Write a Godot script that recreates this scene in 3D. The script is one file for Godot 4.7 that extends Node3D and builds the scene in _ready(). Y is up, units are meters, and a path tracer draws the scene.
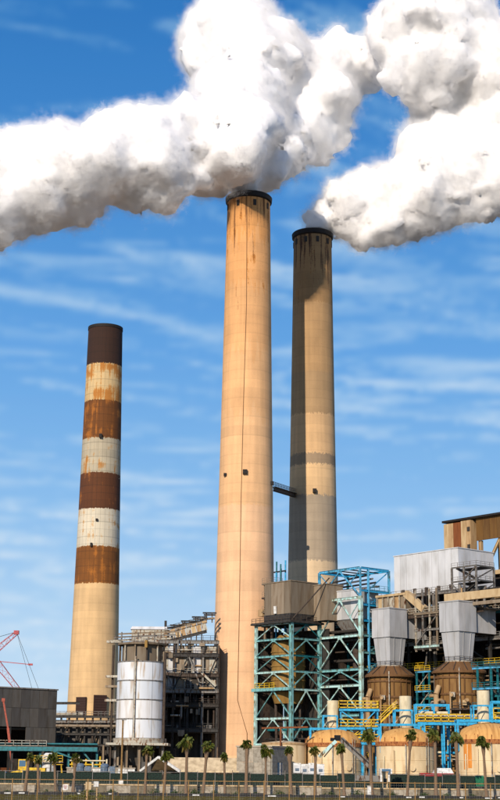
extends Node3D
# Coal power station seen across a palm-lined shore: three chimneys, two of them steaming.
# Metres, y up. The camera stands at x 0, z 0 and looks along -z; "d" is the distance from it in metres.

const FOCAL := 1484.0
const EYE := Vector3(0, 4, 0)
const TURN := -50.0          # the plant's grid is turned this many degrees to the view
var view := Basis()
var PO := Vector3()          # origin of the plant's grid: foot of the right-hand brown vessel
var PU := Vector3()          # along the row of vessels, to the right and nearer
var PV := Vector3()          # across it, to the left and nearer
var M := {}
var T := {}
var unit_box: BoxMesh
var unit_beam: ArrayMesh
var unit_pipe: CylinderMesh
var unit_pipe_fine: CylinderMesh
var names := {}
var rng := RandomNumberGenerator.new()

# ---------------------------------------------------------------- surveying
func sight(px: float, py: float, d: float) -> Vector3:
	var dir: Vector3 = view * Vector3((px - 250.0) / FOCAL, (400.0 - py) / FOCAL, -1.0)
	return EYE + dir * (d / -dir.z)
func hy(py: float, d: float, px := 250.0) -> float:
	return sight(px, py, d).y
func foot(px: float, d: float, py := 770.0) -> Vector3:
	var p := sight(px, py, d)
	return Vector3(p.x, 0, p.z)
func grid(u: float, v: float, h := 0.0) -> Vector3:
	return PO + PU * u + PV * v + Vector3(0, h, 0)

# ---------------------------------------------------------------- scene tree helpers
func numbered(called: String, parent: Node) -> String:
	var key := str(parent.get_instance_id()) + "/" + called
	var n: int = names.get(key, 0)
	names[key] = n + 1
	return called if n == 0 else "%s_%03d" % [called, n]
func put(o: Node3D, called: String, parent: Node) -> Node3D:
	o.name = numbered(called, parent)
	parent.add_child(o, true)
	return o
func tag(o: Node, label: String, category: String, group := "", kind := "") -> void:
	if label != "": o.set_meta("label", label)
	if category != "": o.set_meta("category", category)
	if group != "": o.set_meta("group", group)
	if kind != "": o.set_meta("kind", kind)
func thing(called: String, label: String, category: String, at: Vector3, turn := 0.0, group := "") -> Node3D:
	var o := Node3D.new()
	put(o, called, self)
	o.position = at
	o.rotation_degrees.y = turn
	tag(o, label, category, group)
	return o
func plant(called: String, label: String, category: String, u: float, v: float, group := "") -> Node3D:
	return thing(called, label, category, grid(u, v), TURN, group)
func part(parent: Node, called: String, mesh: Mesh, mat: Material, xf := Transform3D.IDENTITY) -> MeshInstance3D:
	var o := MeshInstance3D.new()
	o.mesh = mesh
	o.material_override = mat
	put(o, called, parent)
	o.transform = xf
	return o
func again(src: Node3D, at: Vector3, turn: float, size: Vector3, label: String) -> Node3D:
	var o: Node3D = src.duplicate()
	put(o, String(src.name).get_slice("_0", 0), self)
	o.position = at
	o.rotation_degrees.y = turn
	o.scale = size
	o.set_meta("label", label)
	return o

# ---------------------------------------------------------------- shapes
func along(a: Vector3, b: Vector3, w: float, h: float) -> Transform3D:
	var z := (b - a)
	var n := z.normalized()
	var up := Vector3.UP if absf(n.y) < 0.95 else Vector3.RIGHT
	var x := up.cross(n).normalized()
	var y := n.cross(x)
	return Transform3D(Basis(x * w, y * h, z), (a + b) * 0.5)
func bar(parent: Node, called: String, a: Vector3, b: Vector3, w: float, mat: Material, h := -1.0) -> MeshInstance3D:
	return part(parent, called, unit_beam, mat, along(a, b, w, h if h > 0 else w))
func rod(parent: Node, called: String, a: Vector3, b: Vector3, w: float, mat: Material, h := -1.0) -> MeshInstance3D:
	return part(parent, called, unit_box, mat, along(a, b, w, h if h > 0 else w))
func box(parent: Node, called: String, c: Vector3, s: Vector3, mat: Material, turn := 0.0) -> MeshInstance3D:
	return part(parent, called, unit_box, mat, Transform3D(Basis(Vector3.UP, deg_to_rad(turn)) * Basis.from_scale(s), c))
func pipe(parent: Node, called: String, a: Vector3, b: Vector3, r: float, mat: Material) -> MeshInstance3D:
	var xf := along(a, b, 2 * r, 2 * r)
	xf.basis = xf.basis * Basis(Vector3.RIGHT, PI / 2)
	return part(parent, called, unit_pipe if r < 0.8 else unit_pipe_fine, mat, xf)
func quad(st: SurfaceTool, a: Vector3, b: Vector3, c: Vector3, d: Vector3) -> void:
	for p in [a, b, c, a, c, d]:
		st.add_vertex(p)
func st_bar(st: SurfaceTool, a: Vector3, b: Vector3, w: float, h := -1.0) -> void:
	var xf := along(a, b, w, h if h > 0 else w)
	var k := []
	for i in 8:
		k.append(xf * Vector3((i & 1) - 0.5, ((i >> 1) & 1) - 0.5, ((i >> 2) & 1) - 0.5))
	for f in [[0, 1, 3, 2], [5, 4, 6, 7], [4, 0, 2, 6], [1, 5, 7, 3], [2, 3, 7, 6], [4, 5, 1, 0]]:
		quad(st, k[f[0]], k[f[1]], k[f[2]], k[f[3]])
func new_st() -> SurfaceTool:
	var st := SurfaceTool.new()
	st.begin(Mesh.PRIMITIVE_TRIANGLES)
	st.set_smooth_group(-1)
	return st
func done(st: SurfaceTool) -> ArrayMesh:
	st.generate_normals()
	return st.commit()
# a solid turned about y; profile runs from bottom to top as (radius, height)
func lathe_mesh(profile: Array, segs: int, smooth := false, ragged := 0.0) -> ArrayMesh:
	var vs := PackedVector3Array(); var ns := PackedVector3Array(); var uvs := PackedVector2Array(); var ix := PackedInt32Array()
	var h0: float = profile[0].y
	var h1: float = profile[-1].y
	var n := profile.size()
	for k in n - 1:
		var a: Vector2 = profile[k]
		var b: Vector2 = profile[k + 1]
		var base := vs.size()
		for e in 2:
			var p: Vector2 = b if e else a
			var t := b - a
			if smooth:
				var i := k + e
				t = (profile[mini(i + 1, n - 1)] as Vector2) - (profile[maxi(i - 1, 0)] as Vector2)
			var nn := Vector2(t.y, -t.x).normalized()
			for s in segs + 1:
				var an := TAU * s / segs
				var c := cos(an); var sn := sin(an)
				vs.append(Vector3(p.x * c, p.y, p.x * sn))
				ns.append(Vector3(nn.x * c, nn.y, nn.x * sn))
				uvs.append(Vector2(1.0 - float(s) / segs, 1.0 - (p.y - h0) / maxf(h1 - h0, 0.001)))
		for s in segs:
			var q := base + s
			var w := base + segs + 1 + s
			ix.append_array([q, q + 1, w + 1, q, w + 1, w])
	var ar := []
	ar.resize(Mesh.ARRAY_MAX)
	ar[Mesh.ARRAY_VERTEX] = vs; ar[Mesh.ARRAY_NORMAL] = ns; ar[Mesh.ARRAY_TEX_UV] = uvs; ar[Mesh.ARRAY_INDEX] = ix
	var m := ArrayMesh.new()
	m.add_surface_from_arrays(Mesh.PRIMITIVE_TRIANGLES, ar)
	return m
func lathe(parent: Node, called: String, profile: Array, segs: int, mat: Material, at := Vector3.ZERO, smooth := false) -> MeshInstance3D:
	return part(parent, called, lathe_mesh(profile, segs, smooth), mat, Transform3D(Basis(), at))
# a four-sided frustum: half sizes below and above
func taper(parent: Node, called: String, c: Vector3, h: float, lo: Vector2, hi: Vector2, mat: Material) -> MeshInstance3D:
	var st := new_st()
	var k := []
	for e in 2:
		var s: Vector2 = hi if e else lo
		for q in [Vector2(-1, -1), Vector2(1, -1), Vector2(1, 1), Vector2(-1, 1)]:
			k.append(Vector3(q.x * s.x, h * e, q.y * s.y))
	for i in 4:
		quad(st, k[i], k[(i + 1) % 4], k[4 + (i + 1) % 4], k[4 + i])
	quad(st, k[4], k[5], k[6], k[7])
	quad(st, k[3], k[2], k[1], k[0])
	return part(parent, called, done(st), mat, Transform3D(Basis(), c))
func railing(parent: Node, pts: Array, mat: Material, high := 1.1, thick := 0.09, called := "railing") -> MeshInstance3D:
	var st := new_st()
	for i in pts.size() - 1:
		var a: Vector3 = pts[i]
		var b: Vector3 = pts[i + 1]
		var n := maxi(1, roundi(a.distance_to(b) / 1.6))
		for k in n + 1:
			var p := a.lerp(b, float(k) / n)
			st_bar(st, p, p + Vector3(0, high, 0), thick)
		for q in [0.1, 0.55, 1.0]:
			st_bar(st, a + Vector3(0, high * q, 0), b + Vector3(0, high * q, 0), thick)
	return part(parent, called, done(st), mat)
# cladding: a dark core with separate sheets fixed to its four walls, narrow joints between them
func clad(parent: Node, c: Vector3, s: Vector3, mats: Array, sheet: float, rows := 1, called := "wall_panel", roof: Material = null) -> void:
	box(parent, "core", c, s - Vector3(0.3, 0.1, 0.3), M.shaded_steel)
	for side in 4:
		var wide: float = s.x if side % 2 == 0 else s.z
		var out: float = (s.z if side % 2 == 0 else s.x) * 0.5
		var n := maxi(1, roundi(wide / sheet))
		var turn := Basis(Vector3.UP, side * PI / 2)
		for i in n:
			for r in rows:
				var size := Vector3(wide / n - 0.07, s.y / rows - 0.06, 0.12)
				var p := Vector3(-wide / 2 + wide * (i + 0.5) / n, -s.y / 2 + s.y * (r + 0.5) / rows, out - 0.06 + rng.randf() * 0.03)
				part(parent, called, unit_box, mats[rng.randi() % mats.size()], Transform3D(turn * Basis.from_scale(size), c + turn * p))
	box(parent, "roof", c + Vector3(0, s.y / 2 + 0.12, 0), Vector3(s.x + 0.3, 0.22, s.z + 0.3), roof if roof else mats[0])
# one braced bay face: posts are built elsewhere; beams at each level, a chevron in each bay
func braced(parent: Node, a: Vector3, b: Vector3, levels: Array, mats: Array, w := 0.34, knees := false) -> void:
	var dir := (b - a).normalized()
	for i in levels.size():
		var hgt: float = levels[i]
		var mt: Material = mats[mini(i, mats.size() - 1)]
		bar(parent, "beam", a + Vector3(0, hgt, 0) + dir * w * 0.5, b + Vector3(0, hgt, 0) - dir * w * 0.5, w, mt, w * 1.3)
		if i == 0: continue
		var lo: float = levels[i - 1]
		var top := (a + b) * 0.5 + Vector3(0, hgt - w * 0.6, 0)
		rod(parent, "gusset_plate", top - dir * w * 1.6, top + dir * w * 1.6, w * .5, mt, w * 1.8)
		for e in [a, b]:
			var footp: Vector3 = e + Vector3(0, lo + w * 0.6, 0)
			bar(parent, "brace", footp, top, w * 0.62, mt)
			if knees:
				rod(parent, "gusset_plate", footp.lerp(top, 0.47), footp.lerp(top, 0.53), w * 1.1, mt, w * .5)
				bar(parent, "knee_brace", footp.lerp(top, 0.5), e + Vector3(0, hgt - w, 0), w * 0.45, mt)

# ---------------------------------------------------------------- materials
func noise(freq: float, seed_: int, oct := 4, kind := FastNoiseLite.TYPE_SIMPLEX_SMOOTH) -> FastNoiseLite:
	var n := FastNoiseLite.new()
	n.noise_type = kind
	n.frequency = freq
	n.seed = seed_
	n.fractal_octaves = oct
	return n
func tone_tex(called: String, freq: float, seed_: int, stops: Array, squash := 1) -> void:
	# a seamless patchwork of tones; squash > 1 draws it out vertically into streaks
	var im: Image = noise(freq, seed_, 5).get_seamless_image(256, 256 / squash)
	im.resize(256, 256, Image.INTERPOLATE_CUBIC)
	im.convert(Image.FORMAT_RGB8)
	var g := Gradient.new()
	g.offsets = PackedFloat32Array(stops.map(func(s): return s[0]))
	g.colors = PackedColorArray(stops.map(func(s): return s[1]))
	for y in 256:
		for x in 256:
			im.set_pixel(x, y, g.sample(im.get_pixel(x, y).r))
	im.generate_mipmaps()
	T[called] = ImageTexture.create_from_image(im)
func mat(called: String, c: Color, tex := "", size := 6.0, rough := 0.8, metal := 0.0) -> StandardMaterial3D:
	var m := StandardMaterial3D.new()
	m.resource_name = called
	m.albedo_color = c
	m.roughness = rough
	m.metallic = metal
	if tex != "":
		m.albedo_texture = T[tex]
		m.uv1_triplanar = true
		m.uv1_world_triplanar = true
		m.uv1_scale = Vector3.ONE / size
	M[called] = m
	return m
func make_materials() -> void:
	var w := Color.WHITE
	tone_tex("grime", 0.02, 3, [[0.0, Color(.7, .68, .65)], [.4, Color(.9, .89, .88)], [.6, w], [1.0, w]])
	tone_tex("streak", 0.035, 5, [[0.0, Color(.76, .7, .63)], [.3, Color(.9, .87, .83)], [.46, Color(.965, .96, .95)], [.7, w], [1.0, Color(.97, .97, .96)]], 8)
	tone_tex("rust", 0.03, 8, [[0.0, Color(.42, .24, .13)], [.24, Color(.6, .4, .26)], [.34, Color(.9, .84, .78)], [.5, w], [1.0, w]], 3)
	tone_tex("silo_rust", 0.05, 18, [[0.0, Color(.68, .5, .34)], [.22, Color(.84, .74, .62)], [.32, Color(.94, .92, .89)], [.5, w], [1.0, w]], 8)
	tone_tex("faint", 0.03, 33, [[0.0, Color(.84, .83, .81)], [.45, Color(.95, .95, .945)], [.7, w], [1.0, w]], 4)
	tone_tex("mottle", 0.05, 11, [[0.0, Color(.35, .3, .26)], [.5, Color(.8, .78, .75)], [1.0, w]])
	tone_tex("leafy", 0.06, 14, [[0.0, Color(.45, .5, .35)], [.5, Color(.8, .85, .6)], [1.0, Color(1, 1, .8)]])
	mat("shaded_steel", Color(.26, .235, .21), "mottle", 5)  # dark steel with the shade of the open interiors worked into its colour
	mat("dark_steel", Color(.2, .19, .175), "rust", 5, .7)
	mat("brown_steel", Color(.27, .225, .185), "rust", 4)
	mat("grey_steel", Color(.47, .46, .44), "rust", 5, .65)
	mat("pale_steel", Color(.68, .66, .6), "rust", 5, .65)
	mat("teal", Color(.47, .69, .7), "rust", 6, .6)
	mat("teal_pale", Color(.7, .84, .83), "rust", 6, .6)
	mat("teal_deep", Color(.09, .43, .46), "grime", 5, .6)
	mat("blue", Color(.13, .63, .82), "grime", 5, .5)
	mat("blue_light", Color(.34, .67, .83), "rust", 7, .55)
	mat("yellow", Color(.88, .72, .1), "grime", 4, .6)
	mat("vessel_brown", Color(.52, .38, .19), "streak", 9, .8)
	mat("vessel_ochre", Color(.56, .43, .2), "streak", 8, .8)
	mat("cone_brown", Color(.44, .31, .17), "streak", 7, .8)
	mat("sheet_a", Color(.8, .8, .8), "faint", 17, .5)
	mat("sheet_b", Color(.82, .82, .82), "faint", 17, .5)
	mat("sheet_c", Color(.78, .78, .78), "faint", 17, .5)
	mat("duct_a", Color(.71, .71, .71), "faint", 17, .5)
	mat("duct_b", Color(.69, .69, .69), "faint", 17, .5)
	mat("duct_c", Color(.74, .735, .73), "faint", 17, .5)
	mat("taupe_a", Color(.52, .46, .38), "streak", 9, .75)
	mat("taupe_b", Color(.47, .42, .35), "streak", 11, .75)
	mat("taupe_c", Color(.56, .5, .42), "streak", 8, .75)
	mat("beige_a", Color(.76, .66, .5), "streak", 9, .8)
	mat("beige_b", Color(.7, .58, .42), "streak", 7, .8)
	mat("rust_sheet", Color(.5, .28, .12), "streak", 5, .85)
	mat("ochre_sheet", Color(.43, .3, .11), "streak", 13, .8)
	mat("ochre_sheet_b", Color(.4, .28, .11), "streak", 9, .8)
	mat("dark_sheet_a", Color(.32, .31, .295), "streak", 11, .75)
	mat("dark_sheet_b", Color(.29, .28, .27), "streak", 14, .75)
	mat("dark_sheet_c", Color(.345, .33, .31), "streak", 9, .75)
	mat("tank_cream", Color(.87, .78, .62), "streak", 13, .75)
	mat("tank_roof", Color(.84, .635, .36), "streak", 6, .8)
	mat("rust_orange", Color(.86, .55, .22), "streak", 6, .85)
	mat("tank_rim", Color(.66, .42, .22), "rust", 3, .85)
	mat("pipe_cream", Color(.86, .8, .66), "faint", 7, .7)
	mat("silo_a", Color(.84, .85, .86), "silo_rust", 16, .45)
	mat("silo_b", Color(.8, .82, .84), "silo_rust", 21, .45)
	mat("silo_c", Color(.87, .87, .87), "streak", 15, .45)
	mat("concrete", Color(.66, .62, .55), "grime", 5, .9)
	mat("wall_pale", Color(.46, .42, .34), "grime", 6, .9)
	mat("shed_roof", Color(.85, .76, .6), "grime", 8, .7)
	mat("white_paint", Color(.86, .86, .84), "grime", 4, .5)
	mat("brick_grey", Color(.6, .57, .51), "grime", 5, .9)
	mat("brick_shaded", Color(.56, .55, .51), "grime", 5, .9)  # block wall again, darkened to paint in the shade on the end face
	mat("window_blue", Color(.3, .42, .52), "", 1, .12)
	mat("louvre", Color(.2, .1, .06), "streak", 3, .8)
	mat("opening_shade", Color(.2, .18, .16), "", 1, .9)  # dark of flues, vents and doorways: inner shade given as a colour
	mat("rim", Color(.14, .11, .09), "mottle", 4, .8)
	mat("crane_red", Color(.7, .26, .28), "grime", 3, .5)
	mat("conduit", Color(.5, .36, .23), "", 1, .8)
	mat("crane_orange", Color(.62, .24, .12), "grime", 3, .5)
	mat("motor_blue", Color(.38, .45, .52), "grime", 2, .5)
	mat("black_rubber", Color(.07, .07, .07), "", 1, .7)
	mat("screen_green", Color(.1, .2, .16), "mottle", 4, .9)
	mat("fence_ochre", Color(.55, .42, .22), "grime", 2, .7)
	mat("bark", Color(.6, .5, .4), "mottle", 1.2, .95)
	mat("boots", Color(.46, .37, .27), "mottle", .8, .95)
	var leaf := mat("frond", Color(.4, .42, .18), "leafy", 1.5, .6)
	leaf.backlight = Color(.12, .15, .04)
	var dry := mat("frond_dry", Color(.55, .46, .25), "leafy", 1.5, .8)
	dry.backlight = Color(.1, .09, .03)
	mat("shrub", Color(.25, .33, .12), "leafy", 1.5, .8)
	mat("shrub_yellow", Color(.55, .5, .16), "leafy", 1.5, .8)
	mat("grass", Color(.42, .36, .19), "leafy", 3, .9)
	mat("bounce_soil", Color(.62, .59, .54), "mottle", 7, .95)  # ground colour raised to bounce fill light onto the steam's undersides
	mat("turf", Color(.38, .32, .21), "mottle", 5, .95)
	mat("gravel", Color(.6, .54, .43), "grime", 6, .95)
	mat("red_paint", Color(.6, .13, .14), "grime", 3, .4)
	mat("green_paint", Color(.05, .42, .28), "grime", 3, .5)
	mat("tarp_blue", Color(.15, .5, .78), "grime", 3, .6)
	mat("steam", Color(.98, .975, .97), "", 1, 1.0)
	M.steam.backlight = Color(1, 1, 1)
	M.steam.metallic_specular = 0.0

# ---------------------------------------------------------------- the chimneys' skins: stains, lift joints, painted bands
func skin(called: String, bands: Array, seed_: int, stain: float, gridlines: float, tall: float) -> void:
	# bands: [height in metres of the band's foot, colour, rust share]; bottom first
	var w := 256; var h := 1024
	var n1 := noise(0.9, seed_, 5); var n2 := noise(3.0, seed_ + 1, 4); var n3 := noise(0.16, seed_ + 2, 3)
	var data := PackedByteArray(); data.resize(w * h * 3)
	var lift := PackedFloat32Array()
	for k in 64:
		lift.append(rng.randf())
	for y in h:
		var up := tall * (1.0 - (y + 0.5) / h)
		for x in w:
			var an := TAU * x / w
			var c := cos(an) * 5.0; var s := sin(an) * 5.0
			var wob := n2.get_noise_3d(c, up * 0.3, s) * (0.5 if gridlines > 0.5 else 0.9) + (n1.get_noise_3d(c, up * .08, s) * 7.0 if stain > 0.0 and up > tall * .5 and gridlines < 0.25 else 0.0)
			var k := bands.size() - 1
			while k > 0 and up + wob < bands[k][0]: k -= 1
			var col: Color = bands[k][1]
			var streak := n1.get_noise_3d(c * 1.1, up * 0.05, s * 1.1)     # drawn out downwards
			var blot := n3.get_noise_3d(c, up, s)
			var fine := n2.get_noise_3d(c * 1.6, up * 1.2, s * 1.6)
			col = col * (1.0 + 0.07 * streak + 0.055 * blot + 0.04 * fine + 0.06 * (lift[int(up / 2.4) % 64] - 0.5))
			var f := fposmod(up, 2.4)
			if f < 0.22: col = col * (0.965 if gridlines < 0.5 or k == 0 else 0.88)
			if gridlines > 0.5 and k > 0 and x % 9 == 0: col = col * 0.88
			var rusty: float = bands[k][2]
			if rusty > 0.0:
				var q := clampf((streak * 0.9 + blot * 0.8 + fine * 0.35 + rusty - 0.5) * 3.0, 0.0, 1.0)
				col = col.lerp(Color(.66, .4, .13), q * 0.85)
			if stain > 0.0 and up > tall - 34.0:
				var q2 := clampf((streak * 1.2 + fine * 0.3 - 0.05 - (tall - up) / 60.0) * 2.6, 0.0, 1.0)
				col = col.lerp(Color(.22, .13, .07), q2 * stain)
			var i := (y * w + x) * 3
			data[i] = clampi(int(col.r * 255), 0, 255); data[i + 1] = clampi(int(col.g * 255), 0, 255); data[i + 2] = clampi(int(col.b * 255), 0, 255)
	var im := Image.create_from_data(w, h, false, Image.FORMAT_RGB8, data)
	im.generate_mipmaps()
	var m := StandardMaterial3D.new()
	m.resource_name = called
	m.albedo_texture = ImageTexture.create_from_image(im)
	m.roughness = 0.9
	M[called] = m

func chimney(label: String, at: Vector3, tall: float, r0: float, r1: float, skin_name: String) -> Node3D:
	var t := thing("chimney", label, "chimney", at, 0.0, "tall chimneys of the power station")
	var prof := []
	for k in 25:
		var q := k / 24.0
		prof.append(Vector2(lerpf(r0, r1, pow(q, 0.82)), tall * q))
	lathe(t, "shaft", prof, 72, M[skin_name], Vector3.ZERO, true)
	return t

# ---------------------------------------------------------------- steam
func plume(label: String, puffs: Array, seed_: int, cell: float, drops: int) -> void:
	var s := 1.5
	var lo := Vector3(1e9, 1e9, 1e9); var hi := -lo
	var balls := []
	var r_ := RandomNumberGenerator.new(); r_.seed = seed_
	for p in puffs:
		var d: float = p[3] + r_.randf_range(-5, 5) * (1.0 if p[2] > 18 else 0.2)
		var c := sight(p[0], p[1], d)
		var r: float = p[2] * (d + 26.0) / FOCAL - 1.6
		r = maxf(r, 1.2)
		balls.append([c, r])
		if r > 4.0:
			for k in 9:
				var dir := Vector3(r_.randfn(), r_.randfn(), r_.randfn() + .5).normalized()
				balls.append([c + dir * r * r_.randf_range(.7, .9), r * r_.randf_range(.26, .46)])
		lo = lo.min(c - Vector3.ONE * (r + 7)); hi = hi.max(c + Vector3.ONE * (r + 7))
	var nx := int((hi.x - lo.x) / cell) + 2; var ny := int((hi.y - lo.y) / cell) + 2; var nz := int((hi.z - lo.z) / cell) + 2
	var sx := 1; var sy := nx; var sz := nx * ny
	var F := PackedFloat32Array(); F.resize(nx * ny * nz)
	for b in balls:
		var c: Vector3 = (b[0] - lo) / cell
		var r: float = b[1] / cell
		var reach := r + 4.0 * s / cell
		var k := cell / s
		for z in range(maxi(0, int(c.z - reach)), mini(nz, int(c.z + reach) + 1)):
			var dz := z - c.z
			for y in range(maxi(0, int(c.y - reach)), mini(ny, int(c.y + reach) + 1)):
				var dy := y - c.y
				var q := dz * dz + dy * dy
				var left := reach * reach - q
				if left <= 0.0: continue
				var half := sqrt(left)
				var i := z * sz + y * sy
				for x in range(maxi(0, int(c.x - half)), mini(nx, int(c.x + half) + 1)):
					var dx := x - c.x
					F[i + x] += exp(minf((r - sqrt(q + dx * dx)) * k, 9.0))
	var na := noise(0.045, seed_ + 1, 2); var nb := noise(0.1, seed_ + 2, 2); var nc := noise(0.22, seed_ + 3, 4); var nd := noise(0.16, seed_ + 4, 4)
	var E := PackedFloat32Array(); E.resize(nx * ny * nz)      # the broad shape
	var W := PackedFloat32Array(); W.resize(nx * ny * nz)      # where the steam frays
	for z in nz:
		for y in ny:
			var i := z * sz + y * sy
			for x in nx:
				var v := F[i + x]
				if v < 0.02:
					F[i + x] = 9.0; E[i + x] = 9.0
					continue
				v = -s * log(v)
				E[i + x] = v
				var most := v + 0.35
				if v > -8.0:
					var p := lo + Vector3(x, y, z) * cell
					var b1 := sqrt(pow(nb.get_noise_3dv(p), 2) + .012)
					var amt := clampf((v + 8.0) / 5.0, 0.0, 1.0)
					v -= 3.4 * amt * maxf(na.get_noise_3dv(p), -.28)
					E[i + x] = v - 1.2 * b1
					v -= 2.7 * b1 + 1.7 * sqrt(pow(nc.get_noise_3dv(p), 2) + .004) - 0.5
					v = minf(v, most)
					W[i + x] = nd.get_noise_3dv(p)
				F[i + x] = v
	var t := thing("steam_plume", label, "steam", Vector3.ZERO, 0, "steam from the chimneys")
	var body := part(t, "billows", steam_skin(F, E, W, 0.0, 0.0, lo, cell, nx, ny, nz), M.steam)
	# the fraying edge: a mist of droplets, thick at the billows and thinning out around them
	var arr := body.mesh.surface_get_arrays(0)
	var vs: PackedVector3Array = arr[Mesh.ARRAY_VERTEX]
	var ns: PackedVector3Array = arr[Mesh.ARRAY_NORMAL]
	var nw := noise(0.09, seed_ + 7, 4)
	var buf := PackedFloat32Array(); buf.resize(drops * 12)
	var made := 0
	var tries := 0
	while made < drops and tries < drops * 6:
		tries += 1
		var i := r_.randi() % vs.size()
		if ns[i].z < -0.35: continue
		var out := -log(1.0 - r_.randf()) * (0.45 + 2.6 * maxf(0.0, nw.get_noise_3dv(vs[i] * 0.8)))
		var p := vs[i] + ns[i] * (out + 0.12) + Vector3(r_.randf() - .5, r_.randf() - .5, r_.randf() - .5) * .8
		if nw.get_noise_3dv(p) < -0.3 + out * 0.13: continue
		var r := r_.randf_range(0.7, 1.3)
		var turn := Basis(Vector3(r_.randf() - .5, r_.randf() - .5, r_.randf() - .5).normalized(), r_.randf() * TAU) * r
		var o := made * 12
		for k in 3:
			buf[o + k * 4] = turn.x[k]; buf[o + k * 4 + 1] = turn.y[k]; buf[o + k * 4 + 2] = turn.z[k]; buf[o + k * 4 + 3] = p[k]
		made += 1
	buf.resize(made * 12)
	# one wisp: a loose handful of tiny drops
	var st := SurfaceTool.new(); st.begin(Mesh.PRIMITIVE_TRIANGLES)
	for k in 22:
		var c := Vector3(r_.randfn(), r_.randfn() * .7, r_.randfn()) * .42
		var q := r_.randf_range(.018, .034)
		var ax := [Vector3.RIGHT, Vector3.UP, Vector3.BACK]
		for e in 8:
			var x: Vector3 = ax[0] * (1 if e & 1 else -1); var y: Vector3 = ax[1] * (1 if e & 2 else -1); var z: Vector3 = ax[2] * (1 if e & 4 else -1)
			var tri := [x, y, z] if (x.cross(y)).dot(z) < 0 else [x, z, y]
			for v in tri:
				st.set_normal(v); st.add_vertex(c + v * q)
	var drop := st.commit()
	var mm := MultiMesh.new(); mm.transform_format = MultiMesh.TRANSFORM_3D; mm.mesh = drop; mm.instance_count = made; mm.buffer = buf
	var mi := MultiMeshInstance3D.new(); mi.multimesh = mm; mi.material_override = M.steam
	put(mi, "mist", t)
	mi.set_meta("kind", "stuff")

# the surface where F, frayed by W, equals level (surface nets); its normals follow the broad shape E
func steam_skin(F: PackedFloat32Array, E: PackedFloat32Array, W: PackedFloat32Array, level: float, fray: float, lo: Vector3, cell: float, nx: int, ny: int, nz: int) -> ArrayMesh:
	var sx := 1; var sy := nx; var sz := nx * ny
	var D := PackedFloat32Array(); D.resize(nx * ny * nz)
	var G := PackedByteArray(); G.resize(nx * ny * nz)
	for i in nx * ny * nz:
		var v := F[i] - level - fray * W[i]
		D[i] = v
		if v < 0.0: G[i] = 1
	var where := PackedInt32Array(); where.resize(nx * ny * nz)
	var vs := PackedVector3Array()
	var gs := PackedVector3Array()
	var corner := [0, sx, sy, sx + sy, sz, sx + sz, sy + sz, sx + sy + sz]
	var off := [Vector3(0, 0, 0), Vector3(1, 0, 0), Vector3(0, 1, 0), Vector3(1, 1, 0), Vector3(0, 0, 1), Vector3(1, 0, 1), Vector3(0, 1, 1), Vector3(1, 1, 1)]
	var edges := [[0, 1], [2, 3], [4, 5], [6, 7], [0, 2], [1, 3], [4, 6], [5, 7], [0, 4], [1, 5], [2, 6], [3, 7]]
	var c7: int = corner[7]; var c3: int = corner[3]; var c5: int = corner[5]; var c6: int = corner[6]
	var cells := PackedInt32Array()
	var q2 := 2
	for z in range(q2, nz - 3):
		for y in range(q2, ny - 3):
			var i0 := z * sz + y * sy
			for x in range(q2, nx - 3):
				var i := i0 + x
				var g := G[i] + G[i + sx] + G[i + sy] + G[i + c3] + G[i + sz] + G[i + c5] + G[i + c6] + G[i + c7]
				if g == 0 or g == 8: continue
				var sum := Vector3(); var n := 0
				for e in edges:
					var a: int = i + corner[e[0]]; var b: int = i + corner[e[1]]
					if G[a] != G[b]:
						var fa := D[a]
						sum += (off[e[0]] as Vector3).lerp(off[e[1]], fa / (fa - D[b])); n += 1
				where[i] = vs.size() + 1
				vs.append(lo + (Vector3(x, y, z) + sum / n) * cell)
				gs.append(Vector3(E[i + q2] - E[i - q2], E[i + q2 * sy] - E[i - q2 * sy], E[i + q2 * sz] - E[i - q2 * sz]).normalized())
				cells.append(i)
	var ns := PackedVector3Array(); ns.resize(vs.size())
	var ix := PackedInt32Array()
	for i in cells:
		for ax in 3:
			var st: int = [sx, sy, sz][ax]
			if G[i] == G[i + st]: continue
			var p: int = [sy, sz, sx][ax]; var q: int = [sz, sx, sy][ax]
			var a := where[i] - 1; var b := where[i - p] - 1; var c := where[i - p - q] - 1; var d := where[i - q] - 1
			if a < 0 or b < 0 or c < 0 or d < 0: continue
			if G[i] == 1:
				var sw := b; b = d; d = sw
			ix.append_array([a, b, c, a, c, d])
			var nn := (vs[b] - vs[a]).cross(vs[c] - vs[a]) + (vs[c] - vs[a]).cross(vs[d] - vs[a])
			ns[a] -= nn; ns[b] -= nn; ns[c] -= nn; ns[d] -= nn
	for i in ns.size():
		ns[i] = (ns[i].normalized() * 0.14 + gs[i] * 0.86).normalized()
	var ar := []; ar.resize(Mesh.ARRAY_MAX)
	ar[Mesh.ARRAY_VERTEX] = vs; ar[Mesh.ARRAY_NORMAL] = ns; ar[Mesh.ARRAY_INDEX] = ix
	var m := ArrayMesh.new()
	m.add_surface_from_arrays(Mesh.PRIMITIVE_TRIANGLES, ar)
	return m

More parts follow.
